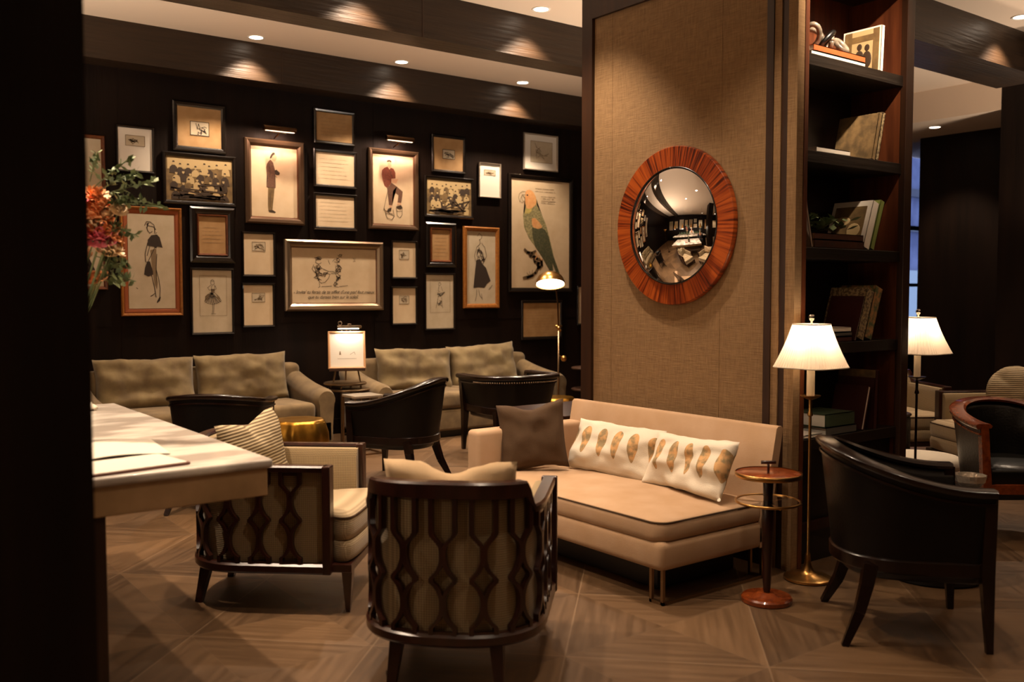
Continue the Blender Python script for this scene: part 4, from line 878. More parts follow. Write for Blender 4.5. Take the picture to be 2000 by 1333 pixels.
# fourth shelf
z=1.226
book('dark book at the bottom of the flat pile on the fourth shelf',4.36,z,.03,.43,.25,'oxblood',flat=True)
book('grey book in the middle of the flat pile on the fourth shelf',4.37,z+.031,.024,.42,.26,GY,flat=True)
book('white book on top of the flat pile on the fourth shelf',4.40,z+.056,.026,.38,.24,'white',flat=True)
book('slim dark book with pale page edges leaning leftmost on the fourth shelf',4.815,z+.0055,.016,.27,.22,'oxblood',tilt=rad(20),flip=True)
book('thick mottled book leaning in the middle of the trio on the fourth shelf',4.834,z+.0265,.075,.30,.24,TM,tilt=rad(20),pages='tan')
book('floral patterned book leaning rightmost on the fourth shelf',4.916,z+.0265,.075,.315,.24,TM2,tilt=rad(20))
# fifth shelf
z=.701
book('grey book under the green one in the flat pile on the bottom shelf',4.56,z,.045,.29,.24,GY,flat=True)
book('thick dark green book lying on top of the pile on the bottom shelf',4.55,z+.046,.075,.28,.235,GR,flat=True)
book('small white pamphlet lying at the left front of the bottom shelf',4.36,z,.02,.16,.18,'white',flat=True)
book('slim dark book showing cream page edges, leaning on the bottom shelf',4.90,z+.007,.026,.26,.22,'oxblood',pages='whitepillow',tilt=rad(15),flip=True)
t=book('large dark maroon book standing at the right of the bottom shelf with a tan band',5.02,z+.002,.035,.345,.25,'oxblood',tilt=rad(3))
obj('title_band',bx(-.002,0,.0,.245,.30,.345),TN,t)
# ---------------------------------------------------------------- framed pictures on the back wall
def onw(u,v,y=YW-.03):
    a=(u-1000)/F_PX; b=-(v-666.5)/F_PX; h=math.cos(PITCH)+b*math.sin(PITCH)
    D=(math.sin(YAW)*h+math.cos(YAW)*a,math.cos(YAW)*h-math.sin(YAW)*a,-math.sin(PITCH)+b*math.cos(PITCH)); t=y/D[1]; return D[0]*t,CZ+D[2]*t
PICS={}
def picture(label,u0,u1,v0,v1,paper='paper',frame='framedark',fw=.03,fd=.03,matw=0,matm='white',outer=None,group=None):
    """u0,u1 / v0,v1: sides of the visible sheet in the photograph, measured at the middle of each side"""
    vm=(v0+v1)/2; um=(u0+u1)/2
    xa=onw(u0,vm)[0]; xb=onw(u1,vm)[0]; za=onw(um,v0)[1]; zb=onw(um,v1)[1]
    w=xb-xa; h=za-zb; t=thing('framed_picture',label,'picture',((xa+xb)/2,YW-.006,(za+zb)/2),group=group)
    t['pw']=w; t['ph']=h
    iw,ih=w,h
    obj('paper',bx(-w/2,w/2,-.012,-.004,-h/2,h/2),M[paper],t)
    y=fd
    if matw:  # inner coloured fillet
        obj('fillet',ring(w+2*matw,h+2*matw,matw,.016),M[matm],t); iw,ih=w+2*matw,h+2*matw
    if outer: # (width, material) wide flat outer frame
        obj('frame',ring(iw+2*fw,ih+2*fw,fw+.004,fd),M[frame],t); iw,ih=iw+2*fw,ih+2*fw
        obj('outer_frame',ring(iw+2*outer[0],ih+2*outer[0],outer[0]+.002,fd*1.2),M[outer[1]],t)
    else: obj('frame',ring(iw+2*fw,ih+2*fw,fw+.003,fd),M[frame],t)
    PICS[label]=t; return t
def art(t,name,m,strokes=(),fills=(),y=-.0135,sw=.006):
    w,h=t['pw'],t['ph']; bm=nb(); f=lambda p:((p[0]-.5)*w,(.5-p[1])*h)
    for pl in fills:
        vs=[bm.verts.new((f(p)[0],y,f(p)[1])) for p in pl]; bm.faces.new(vs)
    bmesh.ops.triangulate(bm,faces=bm.faces)
    for st_ in strokes: stroke(bm,[f(p) for p in st_],sw,y-.0004)
    return obj(name,bm,M[m] if isinstance(m,str) else m,t)
def scrib(x0,y0,x1,y1,n,seed=0,kink=.5):
    r=random.Random(seed); P_=[(x0+(x1-x0)*r.random(),y0+(y1-y0)*r.random()) for _ in range(n)]
    return P_
def lines(x0,x1,y0,y1,n,seed=0,amp=.006):
    r=random.Random(seed); out=[]
    for k in range(n):
        y=y0+(y1-y0)*k/max(1,n-1); x=x0; P_=[]
        xe=x1-(x1-x0)*r.random()*.15
        while x<xe:
            P_.append((x,y+r.uniform(-amp,amp))); x+=(x1-x0)*r.uniform(.015,.035)
            if r.random()<.12: out.append(P_); P_=[]; x+=(x1-x0)*.02
        out.append(P_)
    return [p for p in out if len(p)>1]
def rectst(x0,y0,x1,y1): return [(x0,y0),(x1,y0),(x1,y1),(x0,y1),(x0,y0)]
def small_print(t,x0,y0,x1,y1,seed,dark=False,card='greypaper'):
    art(t,'print_card',card,fills=[[(x0,y0),(x1,y0),(x1,y1),(x0,y1)]])
    r=random.Random(seed); st_=[rectst(x0,y0,x1,y1)]
    for k in range(5): 
        cx=x0+(x1-x0)*r.uniform(.25,.75); cy=y0+(y1-y0)*r.uniform(.3,.75); st_.append([(cx+(x1-x0)*r.uniform(-.2,.2),cy+(y1-y0)*r.uniform(-.25,.25)) for _ in range(6)])
    art(t,'print_lines','ink' if dark else 'softink',st_,y=-.0145,sw=.006 if dark else .0045)
p=picture('tall narrow picture half hidden behind the dark post and flowers',118,201,268,560,'greypaper','framebrown',.03)
art(p,'drawing','ink',[scrib(.3,.78,.75,.98,14,3)],[[(.35,.80),(.6,.78),(.78,.88),(.85,.99),(.5,.97)]],sw=.008)
p=picture('small white sketch sheet high at the left of the gallery wall',231,298,250,333,'white','framedark',.02); small_print(p,.22,.18,.78,.42,1); art(p,'flourish','softink',[[(.15,.85),(.3,.72),(.45,.68),(.35,.78),(.2,.82)]],sw=.004)
p=picture('square tan mat with a tiny dark-bordered print, top left of the gallery wall',347,433,210,288,'tan','framedark',.045); small_print(p,.29,.36,.71,.70,2,True)
def group_photo(t,seed,n=20):
    r=random.Random(seed)
    def blob(cx,cy,rx,ry,k=10): return [(cx+rx*math.cos(2*PI*i/k),cy+ry*math.sin(2*PI*i/k)) for i in range(k)]
    art(t,'backdrop','sepialight',fills=[[(.02,.04),(.98,.04),(.98,.22),(.02,.30)]],y=-.0131)
    for ri,(y,c) in enumerate(((.20,8),(.38,7),(.56,8),(.74,7))):
        B={0:[],1:[],2:[]}; H=[]; Q=[]
        for k in range(c):
            x=.07+.86*(k+.5)/c+r.uniform(-.025,.025); yy=y+r.uniform(-.05,.05); bt=min(.97,yy+r.uniform(.2,.28)); lean_=r.uniform(-.02,.02)
            B[r.choice((0,0,1,1,2))].append([(x-.06,bt),(x-.055,yy+.10),(x-.02,yy+.045),(x+.02,yy+.045),(x+.055,yy+.10),(x+.06+lean_,bt)]); H.append(blob(x,yy-.005,.019,.045)); Q.append([(x-.02,yy-.015),(x-.012,yy-.05),(x+.012,yy-.05),(x+.02,yy-.015)])
        yb=-.0135-.0008*ri
        for q,(nm,mm) in enumerate((('dark_figures','sepia'),('pale_figures','sepialight'),('grey_figures','sepiamid'))):
            if B[q]: art(t,nm,mm,fills=B[q],y=yb-.0001*q)
        art(t,'faces','sepialight',fills=H,y=yb-.0004); art(t,'hair','sepia',fills=Q,y=yb-.0005)
    art(t,'ground_shadows','sepia',[scrib(.05,.84,.95,.95,14,seed),scrib(.05,.55,.95,.9,8,seed+1)],y=-.0170,sw=.014)
p=picture('sepia team photograph in a dark frame at the left of the gallery wall',325,455,308,394,'sepiamid','framedark',.035); group_photo(p,4)
p=picture('tall fashion sketch of a lady with a handbag in a rust orange frame',251,342,419,603,'greypaper','framegold',.024,.03,.045,'rust')
lady=[[(.36,.12),(.40,.08),(.48,.08),(.56,.11),(.58,.15)],[(.40,.14),(.44,.12),(.55,.13),(.60,.16)],[(.41,.13),(.42,.17),(.47,.20),(.52,.18)],[(.57,.15),(.58,.20)],[(.42,.30),(.36,.42),(.37,.50),(.41,.52)],[(.60,.32),(.50,.42),(.42,.50)],[(.46,.34),(.40,.44)],[(.61,.42),(.59,.58),(.64,.68),(.67,.78),(.66,.88)],[(.45,.50),(.47,.6),(.55,.78),(.58,.88)],[(.66,.88),(.66,.90),(.60,.94)],[(.55,.84),(.50,.86),(.46,.87)],[(.16,.78),(.19,.79)],[(.60,.20),(.62,.19)]]
art(p,'line_drawing','ink',lady,sw=.006); art(p,'ink_wash','ink',fills=[[(.42,.27),(.50,.22),(.62,.21),(.68,.24),(.74,.35),(.66,.34),(.62,.34),(.60,.36),(.54,.34),(.42,.33)],[(.38,.53),(.40,.50),(.46,.50),(.52,.60),(.52,.64),(.42,.66),(.33,.64),(.35,.57)],[(.66,.87),(.68,.88),(.66,.92),(.59,.945),(.60,.92)],[(.40,.10),(.46,.085),(.42,.14)]]); art(p,'pale_wash','softink',fills=[[(.47,.38),(.60,.36),(.60,.50),(.58,.60),(.62,.72),(.60,.80),(.55,.74),(.50,.56),(.49,.48)]])
p=picture('small brown paper in a brown frame and wide black surround, below a team photograph',389,442,423,496,'tan','framebrown',.018,.03,outer=(.07,'framedark')); art(p,'script','softink',lines(.15,.85,.3,.7,5,2),sw=.003)
p=picture('engraving of a ballerina in a narrow dark frame above the left sofa',377,454,528,650,'greypaper','framedark',.022)
art(p,'plate_border','softink',[rectst(.18,.09,.86,.73)],sw=.003)
sk=[[(.46+.02*(k%3),.36),(.30+.42*k/15,.50+.03*math.sin(k/15*PI)+.012*(k%2))] for k in range(16)]
art(p,'dancer','ink',[[(.46,.17),(.50,.15),(.54,.17),(.55,.22),(.50,.24),(.46,.22),(.46,.17)],[(.46,.17),(.52,.18),(.54,.17)],[(.46,.24),(.38,.28),(.42,.32),(.54,.31)],[(.56,.24),(.60,.30),(.48,.34)],[(.48,.25),(.47,.36)],[(.56,.25),(.55,.36)],[(.5,.53),(.5,.62),(.49,.70)],[(.54,.53),(.53,.62),(.52,.70)],[(.46,.70),(.58,.70)],[(.30,.50),(.36,.53),(.5,.55),(.62,.53),(.72,.49),(.66,.42),(.55,.36),(.44,.36),(.34,.42),(.30,.50)]]+sk,sw=.0035)
art(p,'dark_shading','softink',fills=[[(.31,.42),(.38,.38),(.44,.38),(.40,.47),(.32,.49)],[(.60,.39),(.68,.44),(.70,.48),(.62,.45)],[(.46,.30),(.55,.30),(.54,.36),(.47,.36)]],y=-.0132)
p=picture('full-length print of a gentleman holding a camera under the left picture light',492,581,288,424,'paper','bronzeframe',.06,.05,.012,'framebrown'); man1=p
art(p,'jacket','suit',fills=[[(0.412, 0.177), (0.366, 0.209), (0.333, 0.247), (0.317, 0.297), (0.333, 0.367), (0.349, 0.443), (0.321, 0.572), (0.356, 0.582), (0.386, 0.575), (0.446, 0.585), (0.519, 0.582), (0.503, 0.494), (0.507, 0.405), (0.519, 0.342), (0.495, 0.278), (0.471, 0.241), (0.448, 0.196)]])
art(p,'trousers','sepiamid',fills=[[(0.356, 0.585), (0.495, 0.589), (0.479, 0.709), (0.455, 0.823), (0.444, 0.899), (0.356, 0.911), (0.349, 0.848), (0.36, 0.734)]],y=-.0136)
art(p,'hair_camera_and_shoes','sepia',[[(0.376, 0.228), (0.406, 0.329), (0.396, 0.43)], [(0.396, 0.658), (0.4, 0.861)], [(0.505, 0.405), (0.554, 0.43)], [(0.465, 0.209), (0.485, 0.278)]],fills=[[(0.465, 0.076), (0.505, 0.073), (0.515, 0.095), (0.465, 0.12), (0.44, 0.152), (0.412, 0.167), (0.4, 0.152), (0.426, 0.108)], [(0.505, 0.329), (0.545, 0.316), (0.574, 0.335), (0.618, 0.357), (0.604, 0.39), (0.545, 0.395), (0.511, 0.38)], [(0.356, 0.909), (0.446, 0.899), (0.519, 0.927), (0.505, 0.939), (0.376, 0.93)]],y=-.014,sw=.004)
art(p,'face_and_hands','skinink',fills=[[(0.471, 0.116), (0.515, 0.096), (0.554, 0.133), (0.547, 0.162), (0.511, 0.203), (0.451, 0.19), (0.436, 0.158)], [(0.519, 0.392), (0.558, 0.397), (0.545, 0.424)]])
p=picture('print of a gentleman with one foot raised and a cane under the right picture light',730,808,304,438,'paper','bronzeframe',.05,.045,.012,'framebrown'); man2=p
art(p,'jacket','redsuit',fills=[[(0.356, 0.166), (0.276, 0.188), (0.218, 0.224), (0.209, 0.286), (0.23, 0.367), (0.276, 0.449), (0.345, 0.479), (0.391, 0.449), (0.448, 0.395), (0.448, 0.34), (0.552, 0.329), (0.549, 0.245), (0.506, 0.193), (0.437, 0.177), (0.402, 0.207)]])
art(p,'trousers','suit',fills=[[(0.338, 0.469), (0.402, 0.442), (0.448, 0.395), (0.586, 0.449), (0.729, 0.514), (0.72, 0.585), (0.69, 0.683), (0.598, 0.678), (0.623, 0.571), (0.483, 0.51), (0.471, 0.612), (0.46, 0.728), (0.384, 0.725), (0.366, 0.585)]],y=-.0138)
art(p,'face_and_papers','skinink',fills=[[(0.352, 0.098), (0.444, 0.098), (0.453, 0.15), (0.414, 0.188), (0.366, 0.166)], [(0.448, 0.343), (0.621, 0.335), (0.568, 0.405), (0.46, 0.395)], [(0.384, 0.725), (0.46, 0.728), (0.448, 0.762), (0.384, 0.765)], [(0.598, 0.68), (0.69, 0.683), (0.683, 0.714), (0.586, 0.714)]],y=-.0142)
art(p,'hair_shoes_and_cane','sepia',[[(0.356, 0.517), (0.299, 0.667), (0.246, 0.81)], [(0.264, 0.776), (0.333, 0.912), (0.448, 0.939), (0.513, 0.884), (0.483, 0.789)], [(0.299, 0.844), (0.471, 0.85)], [(0.287, 0.803), (0.506, 0.878)], [(0.563, 0.748), (0.586, 0.871), (0.655, 0.905), (0.713, 0.857), (0.715, 0.748)], [(0.575, 0.803), (0.706, 0.803)], [(0.402, 0.218), (0.471, 0.32)]],[[(0.333, 0.102), (0.345, 0.076), (0.407, 0.065), (0.453, 0.082), (0.448, 0.103), (0.402, 0.093)], [(0.333, 0.814), (0.356, 0.782), (0.448, 0.759), (0.43, 0.81), (0.379, 0.823)], [(0.559, 0.741), (0.683, 0.714), (0.72, 0.751), (0.678, 0.776), (0.586, 0.765)]],y=-.0145,sw=.005)
p=picture('tan sheet in a black frame, topmost of the central stack of three squares',619,689,221,277,'tan','framedark',.03); art(p,'script','softink',lines(.12,.9,.2,.8,6,11),sw=.0025)
p=picture('blank cream sheet, middle of the central stack of three squares',618,693,299,362,'paper','framedark',.03); art(p,'script','greypaper',lines(.12,.9,.2,.8,6,12),sw=.003)
p=picture('cream sheet of faint writing, lowest of the central stack of three squares',618,693,384,444,'paper','framedark',.03); art(p,'script','greypaper',lines(.12,.9,.2,.8,6,13),sw=.003)
p=picture('cream mat with a small print, upper one left of the dancing couple sketch',477,535,457,537,'paper','framedark',.02); small_print(p,.28,.2,.72,.42,21)
p=picture('cream mat with a small print, lower one left of the dancing couple sketch',477,534,557,636,'paper','framedark',.02); small_print(p,.28,.2,.72,.42,22)
p=picture('wide sketch of a dancing couple above two lines of handwriting in a grey moulding',571,735,486,592,'paper','pewter',.07,.05,.012,'framebrown')
DC=[[(.27,.18),(.31,.15),(.34,.18),(.33,.21),(.27,.21)],[(.28,.21),(.27,.26),(.31,.29),(.34,.26)],[(.30,.29),(.34,.36),(.30,.42),(.34,.36),(.42,.42),(.48,.42)],[(.25,.30),(.23,.38),(.26,.44),(.30,.42)],[(.26,.44),(.30,.48),(.36,.50),(.28,.50),(.25,.54)],[(.36,.45),(.44,.47),(.42,.55),(.38,.62),(.33,.64)],[(.26,.54),(.30,.56),(.32,.62),(.34,.64)],[(.31,.62),(.32,.70),(.30,.72)],[(.34,.70),(.46,.69)],[(.47,.24),(.49,.20),(.53,.19),(.56,.14),(.58,.11)],[(.49,.24),(.53,.26),(.56,.20)],[(.52,.28),(.56,.32),(.55,.38),(.50,.44),(.47,.42)],[(.55,.30),(.58,.36),(.54,.44),(.52,.46)],[(.53,.46),(.56,.52),(.52,.60),(.50,.70)],[(.50,.46),(.54,.54),(.51,.60),(.48,.66),(.49,.70)],[(.50,.70),(.54,.71)],[(.55,.70),(.65,.68)],[(.42,.22),(.43,.26),(.44,.29)],[(.45,.46),(.52,.45)],scrib(.26,.4,.35,.56,12,31),scrib(.5,.3,.57,.45,12,32),scrib(.28,.3,.33,.42,8,33),scrib(.5,.16,.56,.26,8,34),scrib(.26,.13,.34,.20,10,36),scrib(.25,.30,.31,.44,12,37),scrib(.32,.42,.45,.52,12,38),scrib(.28,.54,.38,.60,8,39),scrib(.51,.47,.57,.60,10,40),scrib(.48,.60,.54,.70,8,41),scrib(.53,.10,.59,.18,7,42)]
art(p,'dancing_couple','ink',DC,sw=.0045); art(p,'small_seal','softink',[scrib(.7,.12,.76,.24,8,35)],sw=.003)
def script(t,txt,x,y,size):
    cu=bpy.data.curves.new('handwriting','FONT'); cu.body=txt; cu.size=size; cu.shear=.35; cu.space_character=.92; tmp=bpy.data.objects.new('tmp',cu); COL.objects.link(tmp); dg=bpy.context.evaluated_depsgraph_get(); me=bpy.data.meshes.new_from_object(tmp.evaluated_get(dg)); bpy.data.objects.remove(tmp); me.materials.clear(); me.materials.append(M['ink'])
    o=bpy.data.objects.new('handwriting',me); COL.objects.link(o); o.parent=t; xs=[v.co.x for v in me.vertices]; o.location=((x-.5)*t['pw']-(max(xs)+min(xs))/2,-.0145,(.5-y)*t['ph']); o.rotation_euler=(PI/2,0,0)
    return max(xs)-min(xs)
script(p,'- Invite\' tu ferais de te sifflet d\'une pas! faut mieux',.5,.83,.052); script(p,'que tu danses bien sur le soleil.',.48,.92,.052)
p=picture('cream mat with a small print, upper one right of the dancing couple sketch',768,813,474,542,'paper','framedark',.018); small_print(p,.28,.22,.70,.48,41)
p=picture('cream mat with a small print, lower one right of the dancing couple sketch',768,813,563,632,'paper','framedark',.018); small_print(p,.28,.22,.70,.45,42)
p=picture('tan mat with a small landscape print above the darker team photograph',848,906,270,333,'tan','framedark',.03); small_print(p,.30,.36,.70,.64,51,True)
p=picture('darker sepia team photograph right of the seated gentleman print',834,922,351,421,'sepiamid','framedark',.03); group_photo(p,9)
p=picture('small brown paper in brown frame and wide black surround, beside the golden-framed lady',844,880,449,509,'tan','framebrown',.018,.03,outer=(.06,'framedark')); art(p,'script','softink',lines(.15,.85,.15,.85,7,61),sw=.0025)
p=picture('engraving of a standing lady in a grey mat above the right sofa',833,887,537,642,'greypaper','framedark',.018)
art(p,'plate_border','softink',[rectst(.15,.1,.87,.7)],sw=.003); art(p,'lady','ink',[[(.44,.16),(.5,.14),(.54,.18),(.48,.21),(.44,.18)],[(.46,.22),(.44,.30),(.5,.32)],[(.54,.22),(.6,.30)],scrib(.38,.3,.68,.42,14,62),[(.44,.42),(.38,.56),(.36,.62)],[(.56,.42),(.58,.58),(.6,.62)],scrib(.4,.42,.58,.6,10,63)],sw=.0035)
p=picture('fashion sketch of a lady in a dark full skirt in a golden frame',913,969,452,594,'greypaper','framegold',.05,.035)
art(p,'line_drawing','ink',[[(.36,.07),(.42,.03),(.52,.06),(.50,.10),(.42,.12)],[(.44,.12),(.46,.17),(.34,.22),(.26,.34),(.30,.42)],[(.5,.16),(.62,.22),(.68,.34),(.58,.42)],scrib(.34,.22,.58,.4,18,71),scrib(.42,.34,.64,.46,14,72),[(.40,.80),(.44,.88),(.54,.94)],[(.34,.80),(.32,.90),(.28,.96)],[(.76,.80),(.88,.74)],[(.5,.86),(.52,.92)]],sw=.005)
art(p,'dark_skirt','ink',fills=[[(.32,.40),(.44,.38),(.56,.46),(.66,.50),(.82,.68),(.70,.72),(.60,.78),(.40,.77),(.22,.78),(.28,.60)]])
p=picture('narrow white mat in a silver frame left of the parrot print',938,977,321,384,'white','silver',.014); small_print(p,.22,.18,.78,.34,81)
p=picture('etching in a wide white mat and silver frame, at the top right above the parrot',1026,1088,265,331,'white','silver',.018); small_print(p,.18,.18,.86,.80,82)
p=picture('large natural history print of an orange-headed parrot on a branch',1000,1113,352,563,'paper','framedark',.05,.035)
art(p,'body','pgreen',fills=[[(0.233, 0.122), (0.3, 0.098), (0.378, 0.128), (0.418, 0.177), (0.433, 0.238), (0.511, 0.317), (0.589, 0.415), (0.644, 0.524), (0.7, 0.646), (0.733, 0.744), (0.578, 0.756), (0.533, 0.72), (0.411, 0.622), (0.289, 0.537), (0.211, 0.439), (0.193, 0.341), (0.233, 0.268), (0.227, 0.183)]])
art(p,'head','porange',fills=[[(0.233, 0.122), (0.256, 0.104), (0.3, 0.096), (0.351, 0.107), (0.382, 0.129), (0.413, 0.165), (0.42, 0.207), (0.404, 0.234), (0.344, 0.262), (0.289, 0.274), (0.249, 0.268), (0.229, 0.22), (0.227, 0.177)], [(0.338, 0.363), (0.36, 0.354), (0.404, 0.354), (0.462, 0.384), (0.516, 0.427), (0.507, 0.441), (0.444, 0.452), (0.369, 0.441), (0.342, 0.415)]],y=-.0142)
art(p,'neck','pyellow',fills=[[(0.24, 0.268), (0.289, 0.274), (0.344, 0.262), (0.338, 0.287), (0.3, 0.311), (0.222, 0.32)]],y=-.0145)
art(p,'wing_and_tail','pdark',fills=[[(0.342, 0.441), (0.444, 0.452), (0.511, 0.441), (0.567, 0.457), (0.627, 0.512), (0.671, 0.61), (0.7, 0.671), (0.756, 0.756), (0.822, 0.854), (0.847, 0.917), (0.804, 0.902), (0.7, 0.768), (0.716, 0.872), (0.678, 0.86), (0.611, 0.795), (0.511, 0.701), (0.4, 0.616), (0.356, 0.537)]],y=-.0148)
art(p,'branch','pbark',[[(0.218, 0.646), (0.267, 0.671), (0.344, 0.677), (0.404, 0.661)], [(0.289, 0.677), (0.322, 0.707), (0.389, 0.707), (0.427, 0.729)], [(0.367, 0.713), (0.389, 0.756), (0.444, 0.768), (0.511, 0.768)], [(0.427, 0.729), (0.511, 0.744), (0.516, 0.787), (0.478, 0.811), (0.433, 0.783)], [(0.456, 0.768), (0.444, 0.817), (0.4, 0.86), (0.333, 0.888), (0.2, 0.909)], [(0.36, 0.884), (0.267, 0.905)]],y=-.0150,sw=.034)
art(p,'twigs','pbark',[[(0.322, 0.884), (0.3, 0.848)], [(0.338, 0.878), (0.351, 0.835)], [(0.3, 0.89), (0.256, 0.86)]],y=-.0151,sw=.006)
art(p,'beak_and_lettering','softink',[[(0.233, 0.116), (0.178, 0.116), (0.129, 0.14), (0.116, 0.177), (0.138, 0.213), (0.156, 0.177), (0.178, 0.146), (0.227, 0.146)], [(0.167, 0.159), (0.178, 0.201), (0.227, 0.213)], [(0.129, 0.207), (0.178, 0.217), (0.222, 0.201)], [(0.178, 0.146), (0.227, 0.177)]]+lines(.40,.75,.08,.105,2,91,.002)+lines(.50,.76,.15,.21,4,92,.002),y=-.0152,sw=.005); art(p,'eye','ink',fills=[[(.265+.014*math.cos(k),.147+.007*math.sin(k)) for k in range(6)]],y=-.0155)
art(p,'claws','porange',[[(0.411, 0.671), (0.433, 0.707), (0.4, 0.726)], [(0.456, 0.695), (0.478, 0.72), (0.511, 0.738)]],y=-.0155,sw=.012)
p=picture('tan letter sheet in a dark frame behind the reading lamp pole',1023,1095,592,658,'tan','framedark',.035); art(p,'script','softink',lines(.1,.9,.12,.88,10,95),sw=.0022)
p=picture('upright white sheet mostly hidden by the pillar, upper of two',1139,1185,413,525,'white','framedark',.02)
p=picture('pale print mostly hidden by the pillar, lower of two',1130,1180,561,632,'greypaper','framedark',.02); art(p,'drawing','softink',[scrib(.1,.6,.6,.95,12,96)],sw=.006)
# picture lights over the two gentlemen
def picture_light(label,t):
    h=t['ph']/2+.09; x,y,z=t.location
    L_=thing('picture_light',label,'lamp',(x,y-.05,z+h))
    bm=nb(); tube(bm,[(-.17,-.11,.075),(.17,-.11,.075)],.026,12); obj('hood',bm,M['darkbrass'],L_,smooth=True,auto=50)
    obj('lit_tube',bx(-.15,.15,-.124,-.104,.0465,.050),M['striplight'],L_)
    bm=nb(); tube(bm,[(-.0,.035,.0),(-.0,-.02,.015),(0,-.06,.02),(0,-.1,.05)],.008,8); tube(bm,[(-.10,-.125,.035),(.06,-.125,.03)],.005,6); obj('bracket',bm,M['darkbrass'],L_,smooth=True)
    ld=bpy.data.lights.new('picture_lamp','AREA'); ld.shape='RECTANGLE'; ld.size=.3; ld.size_y=.04; ld.energy=P_PIC; ld.color=(1,.62,.45); lo=bpy.data.objects.new('picture_lamp',ld); COL.objects.link(lo); lo.parent=L_; lo.location=(0,-.11,.03); lo.rotation_euler=(rad(22),0,0)
picture_light('bronze picture light over the gentleman with a camera',man1); picture_light('bronze picture light over the gentleman with a cane',man2)
# ---------------------------------------------------------------- the bar left of the photo (seen only in the convex mirror)
b=thing('bar_counter','pale stone-topped bar mirrored in the convex mirror','bar counter',(-.95,4.4,0))
obj('counter_top',bx(-.4,.4,-2.0,1.7,1.02,1.10,bev=.01),M['marble'],b); obj('front_panel',bx(-.3,.3,-1.95,1.65,0,1.02),M['espresso'],b)
b=thing('back_bar','dark back bar with glassware mirrored in the convex mirror','cabinet',(-2.75,4.4,0))
obj('cabinet',bx(-.3,.3,-2.0,1.7,0,1.0),M['espresso'],b); obj('worktop',bx(-.32,.34,-2.0,1.7,1.0,1.04),M['marble'],b)
gl=None
for k in range(16):
    if gl is None:
        bm=nb(); lathe(bm,[(0,0),(.035,0),(.037,.16),(.03,.2),(.013,.24),(.013,.3),(0,.3)],12); gl=obj('bottle',bm,mat('bottle_glass','#8fae8a',.1,spec=.7),None,smooth=True,auto=50); o=gl
    else: o=gl.copy(); COL.objects.link(o)
    o.location=(-2.75+.12*(k%2),2.6+k*.21,1.041); tag(o,'small bottle on the back bar, mirrored in the convex mirror','bottle','bottles on the back bar')
pl=None
for k in range(4):
    if pl is None:
        t=thing('pendant_lamp','brass cone pendant over the bar, mirrored in the convex mirror','lamp',(0,0,0),group='brass cone pendants over the bar')
        bm=nb(); lathe(bm,[(.18,0),(.02,.50),(.015,.52)],32,cap=False); lathe(bm,[(.177,0.002),(.017,.50)],32,cap=False); obj('cone_shade',bm,M['brass'],t,smooth=True); bm=nb(); tube(bm,[(0,0,.51),(0,0,CEIL-1.80)],.004,6); obj('cord',bm,M['black'],t); bm=nb(); sphere(bm,(0,0,.06),.04,12,8); obj('bulb',bm,M['bulb'],t,smooth=True)
        ld=bpy.data.lights.new('pendant_light','POINT'); ld.energy=14; ld.color=WARM; lo=bpy.data.objects.new('pendant_light',ld); COL.objects.link(lo); lo.parent=t; lo.location=(0,0,-.02); pl=t; o=t
    else: o=copy_tree(pl)
    o.location=(-.95,2.9+k*1.0,1.80)
for k,(y,z,w_,h_,m_) in enumerate(((1.2,2.3,.9,1.6,'tan'),(2.4,2.5,.6,1.0,'greypaper'),(3.3,2.1,.6,.6,'paper'),(3.3,2.9,.5,.6,'white'),(4.1,2.5,.6,1.2,'greypaper'),(4.9,2.6,.5,.9,'paper'),(5.8,2.4,.8,1.5,'white'),(6.9,2.4,.7,1.1,'paper'),(8.1,2.3,.9,1.4,'greypaper'),(0,2.3,.9,1.3,'paper'))):
    t=thing('framed_picture','framed picture on the wall behind the bar, mirrored in the convex mirror','picture',(-4.14,y,z),rotz=PI/2,group='pictures on the wall behind the bar')
    obj('paper',bx(-w_/2,w_/2,-.012,-.004,-h_/2,h_/2),M[m_],t); obj('frame',ring(w_+.08,h_+.08,.04,.03),M['framedark'],t)
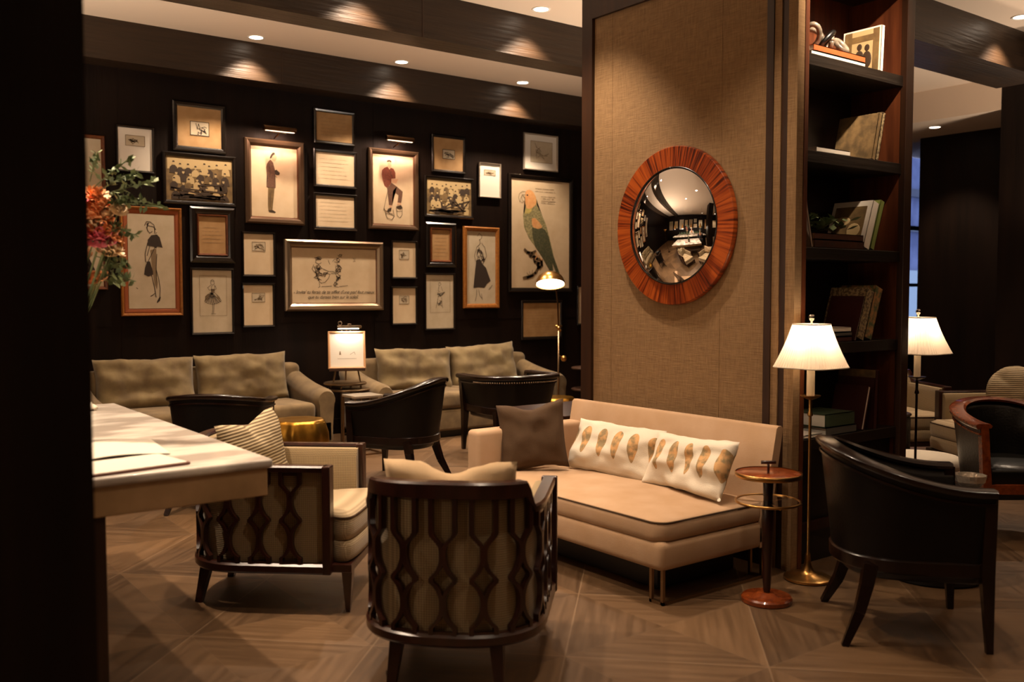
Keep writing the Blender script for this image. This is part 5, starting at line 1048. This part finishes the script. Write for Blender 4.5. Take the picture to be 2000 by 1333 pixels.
# people at the bar, visible only as reflections
def skin(name,nodes,edges,m,parent,root=0,sub=1):
    me=bpy.data.meshes.new(name); me.from_pydata([n[0] for n in nodes],edges,[]); o=bpy.data.objects.new(name,me); COL.objects.link(o); o.parent=parent
    o.modifiers.new('skin','SKIN'); me.materials.append(m)
    for i,n in enumerate(nodes):
        r=n[1]; v=me.skin_vertices[0].data[i]; v.radius=r if isinstance(r,tuple) else (r,r); v.use_root=(i==root)
    s=o.modifiers.new('s','SUBSURF'); s.levels=sub; s.render_levels=sub; o.modifiers['skin'].use_smooth_shade=True; return o
SKIN=mat('skin','#b98a6c',.55)
def person(label,loc,rotz,seated,top,hair,legs):
    t=thing('person',label,'person',loc,rotz); h=.72 if seated else .93    # hip height; faces local +Y
    sh=h+.50; nk=h+.60; hd=h+.72
    kn=[(.10,.42,h-.04),(.10,.44,h-.44)] if seated else [(.10,.02,.50),(.10,0,.09)]
    N=[((0,0,h),(.15,.11)),((0,.01,h+.25),(.14,.10)),((0,.03,sh-.04),(.15,.10)),((0,.02,nk),(.055,.055)),((0,.04,hd),(.075,.09)),((0,.045,hd+.09),(.07,.085))]
    E=[(0,1),(1,2),(2,3),(3,4),(4,5)]
    for sx in (1,-1):
        i=len(N); N+=[((sx*.19,.02,sh-.03),.055),((sx*.23,.10,sh-.28),.042),((sx*.17,.33,sh-.32),.03),((sx*.16,.40,sh-.315),(.035,.018))]; E+=[(2,i),(i,i+1),(i+1,i+2),(i+2,i+3)]
        for f in range(4):
            j=len(N); N+=[((sx*(.135+.017*f),.445+.004*(f in(1,2)),sh-.32),.0085),((sx*(.135+.017*f),.475+.006*(f in(1,2)),sh-.335),.007)]; E+=[(i+3,j),(j,j+1)]
        j=len(N); N+=[((sx*.125,.405,sh-.32),.009),((sx*.112,.43,sh-.325),.008)]; E+=[(i+3,j),(j,j+1)]
        i=len(N); N+=[((sx*.09,.02,h-.03),.085),((sx*kn[0][0],kn[0][1],kn[0][2]),.058),((sx*kn[1][0],kn[1][1],kn[1][2]),.04),((sx*.10,kn[1][1]+.13,kn[1][2]-.045),(.04,.03))]; E+=[(0,i),(i,i+1),(i+1,i+2),(i+2,i+3)]
    skin('body',N,E,SKIN,t)
    A=[((0,0,h-.02),(.165,.125)),((0,.01,h+.25),(.155,.115)),((0,.03,sh-.04),(.165,.115)),((0,.02,nk-.04),(.068,.068))]; EA=[(0,1),(1,2),(2,3)]
    for sx in (1,-1):
        i=len(A); A+=[((sx*.195,.02,sh-.03),.07),((sx*.235,.10,sh-.28),.058),((sx*.175,.31,sh-.32),.044)]; EA+=[(2,i),(i,i+1),(i+1,i+2)]
    skin('sweater',A,EA,top,t)
    B=[((0,0,h-.02),(.155,.12))]; EB=[]
    for sx in (1,-1):
        i=len(B); B+=[((sx*.09,.02,h-.04),.10),((sx*kn[0][0],kn[0][1],kn[0][2]),.072),((sx*kn[1][0],kn[1][1],kn[1][2]+.03),.055)]; EB+=[(0,i),(i,i+1),(i+1,i+2)]
    skin('trousers',B,EB,legs,t)
    for sx in (1,-1):
        bm=nb(); sphere(bm,(sx*.10,kn[1][1]+.07,kn[1][2]-.05),.055,12,8,(.85,2.1,.8)); obj('shoe',bm,M['black'],t,smooth=True)
        bm=nb(); sphere(bm,(sx*.03,.135,hd+.055),.012,10,6); obj('eye',bm,M['ink'],t,smooth=True)
        bm=nb(); sphere(bm,(sx*.083,.03,hd+.03),.022,10,8,(.4,.8,1.3)); obj('ear',bm,SKIN,t,smooth=True)
    bm=nb(); sphere(bm,(0,.138,hd+.02),.018,10,8,(.8,1.1,1.4)); obj('nose',bm,SKIN,t,smooth=True)
    bm=nb(); sphere(bm,(0,.128,hd-.02),.022,10,6,(1.2,.5,.3)); obj('mouth',bm,M['petalpink'],t,smooth=True)
    bm=nb(); sphere(bm,(0,.015,hd+.085),.105,16,12,(.88,1.02,.95))
    for v in bm.verts:
        if v.co.y>.08 and v.co.z<hd+.12: v.co.y=.08
    obj('hair',bm,hair,t,smooth=True); return t
st_=thing('bar_stool','dark bar stool under the person at the bar, mirrored in the convex mirror','stool',(-.22,3.05,0))
bm=nb(); lathe(bm,[(0,.0),(.19,.0),(.19,.02),(.03,.04),(.025,.55),(.16,.57),(.19,.59),(.19,.63),(.15,.645),(0,.645)],28); obj('seat_and_post',bm,M['leather'],st_,smooth=True,auto=40)
person('person in a dark grey sweater sitting at the bar, mirrored in the convex mirror',(-.20,3.05,.05),face_rot(-1,.1),True,mat('grey_sweater','#2b2c33',.9),mat('grey_hair','#9a948c',.8),mat('dark_trousers','#14151a',.9))
person('person in a white shirt standing behind the bar, mirrored in the convex mirror',(-1.95,3.9,0.02),face_rot(1,-.1),False,mat('white_shirt','#d8d4cc',.85),mat('dark_hair','#20160f',.8),mat('black_trousers','#101014',.9))
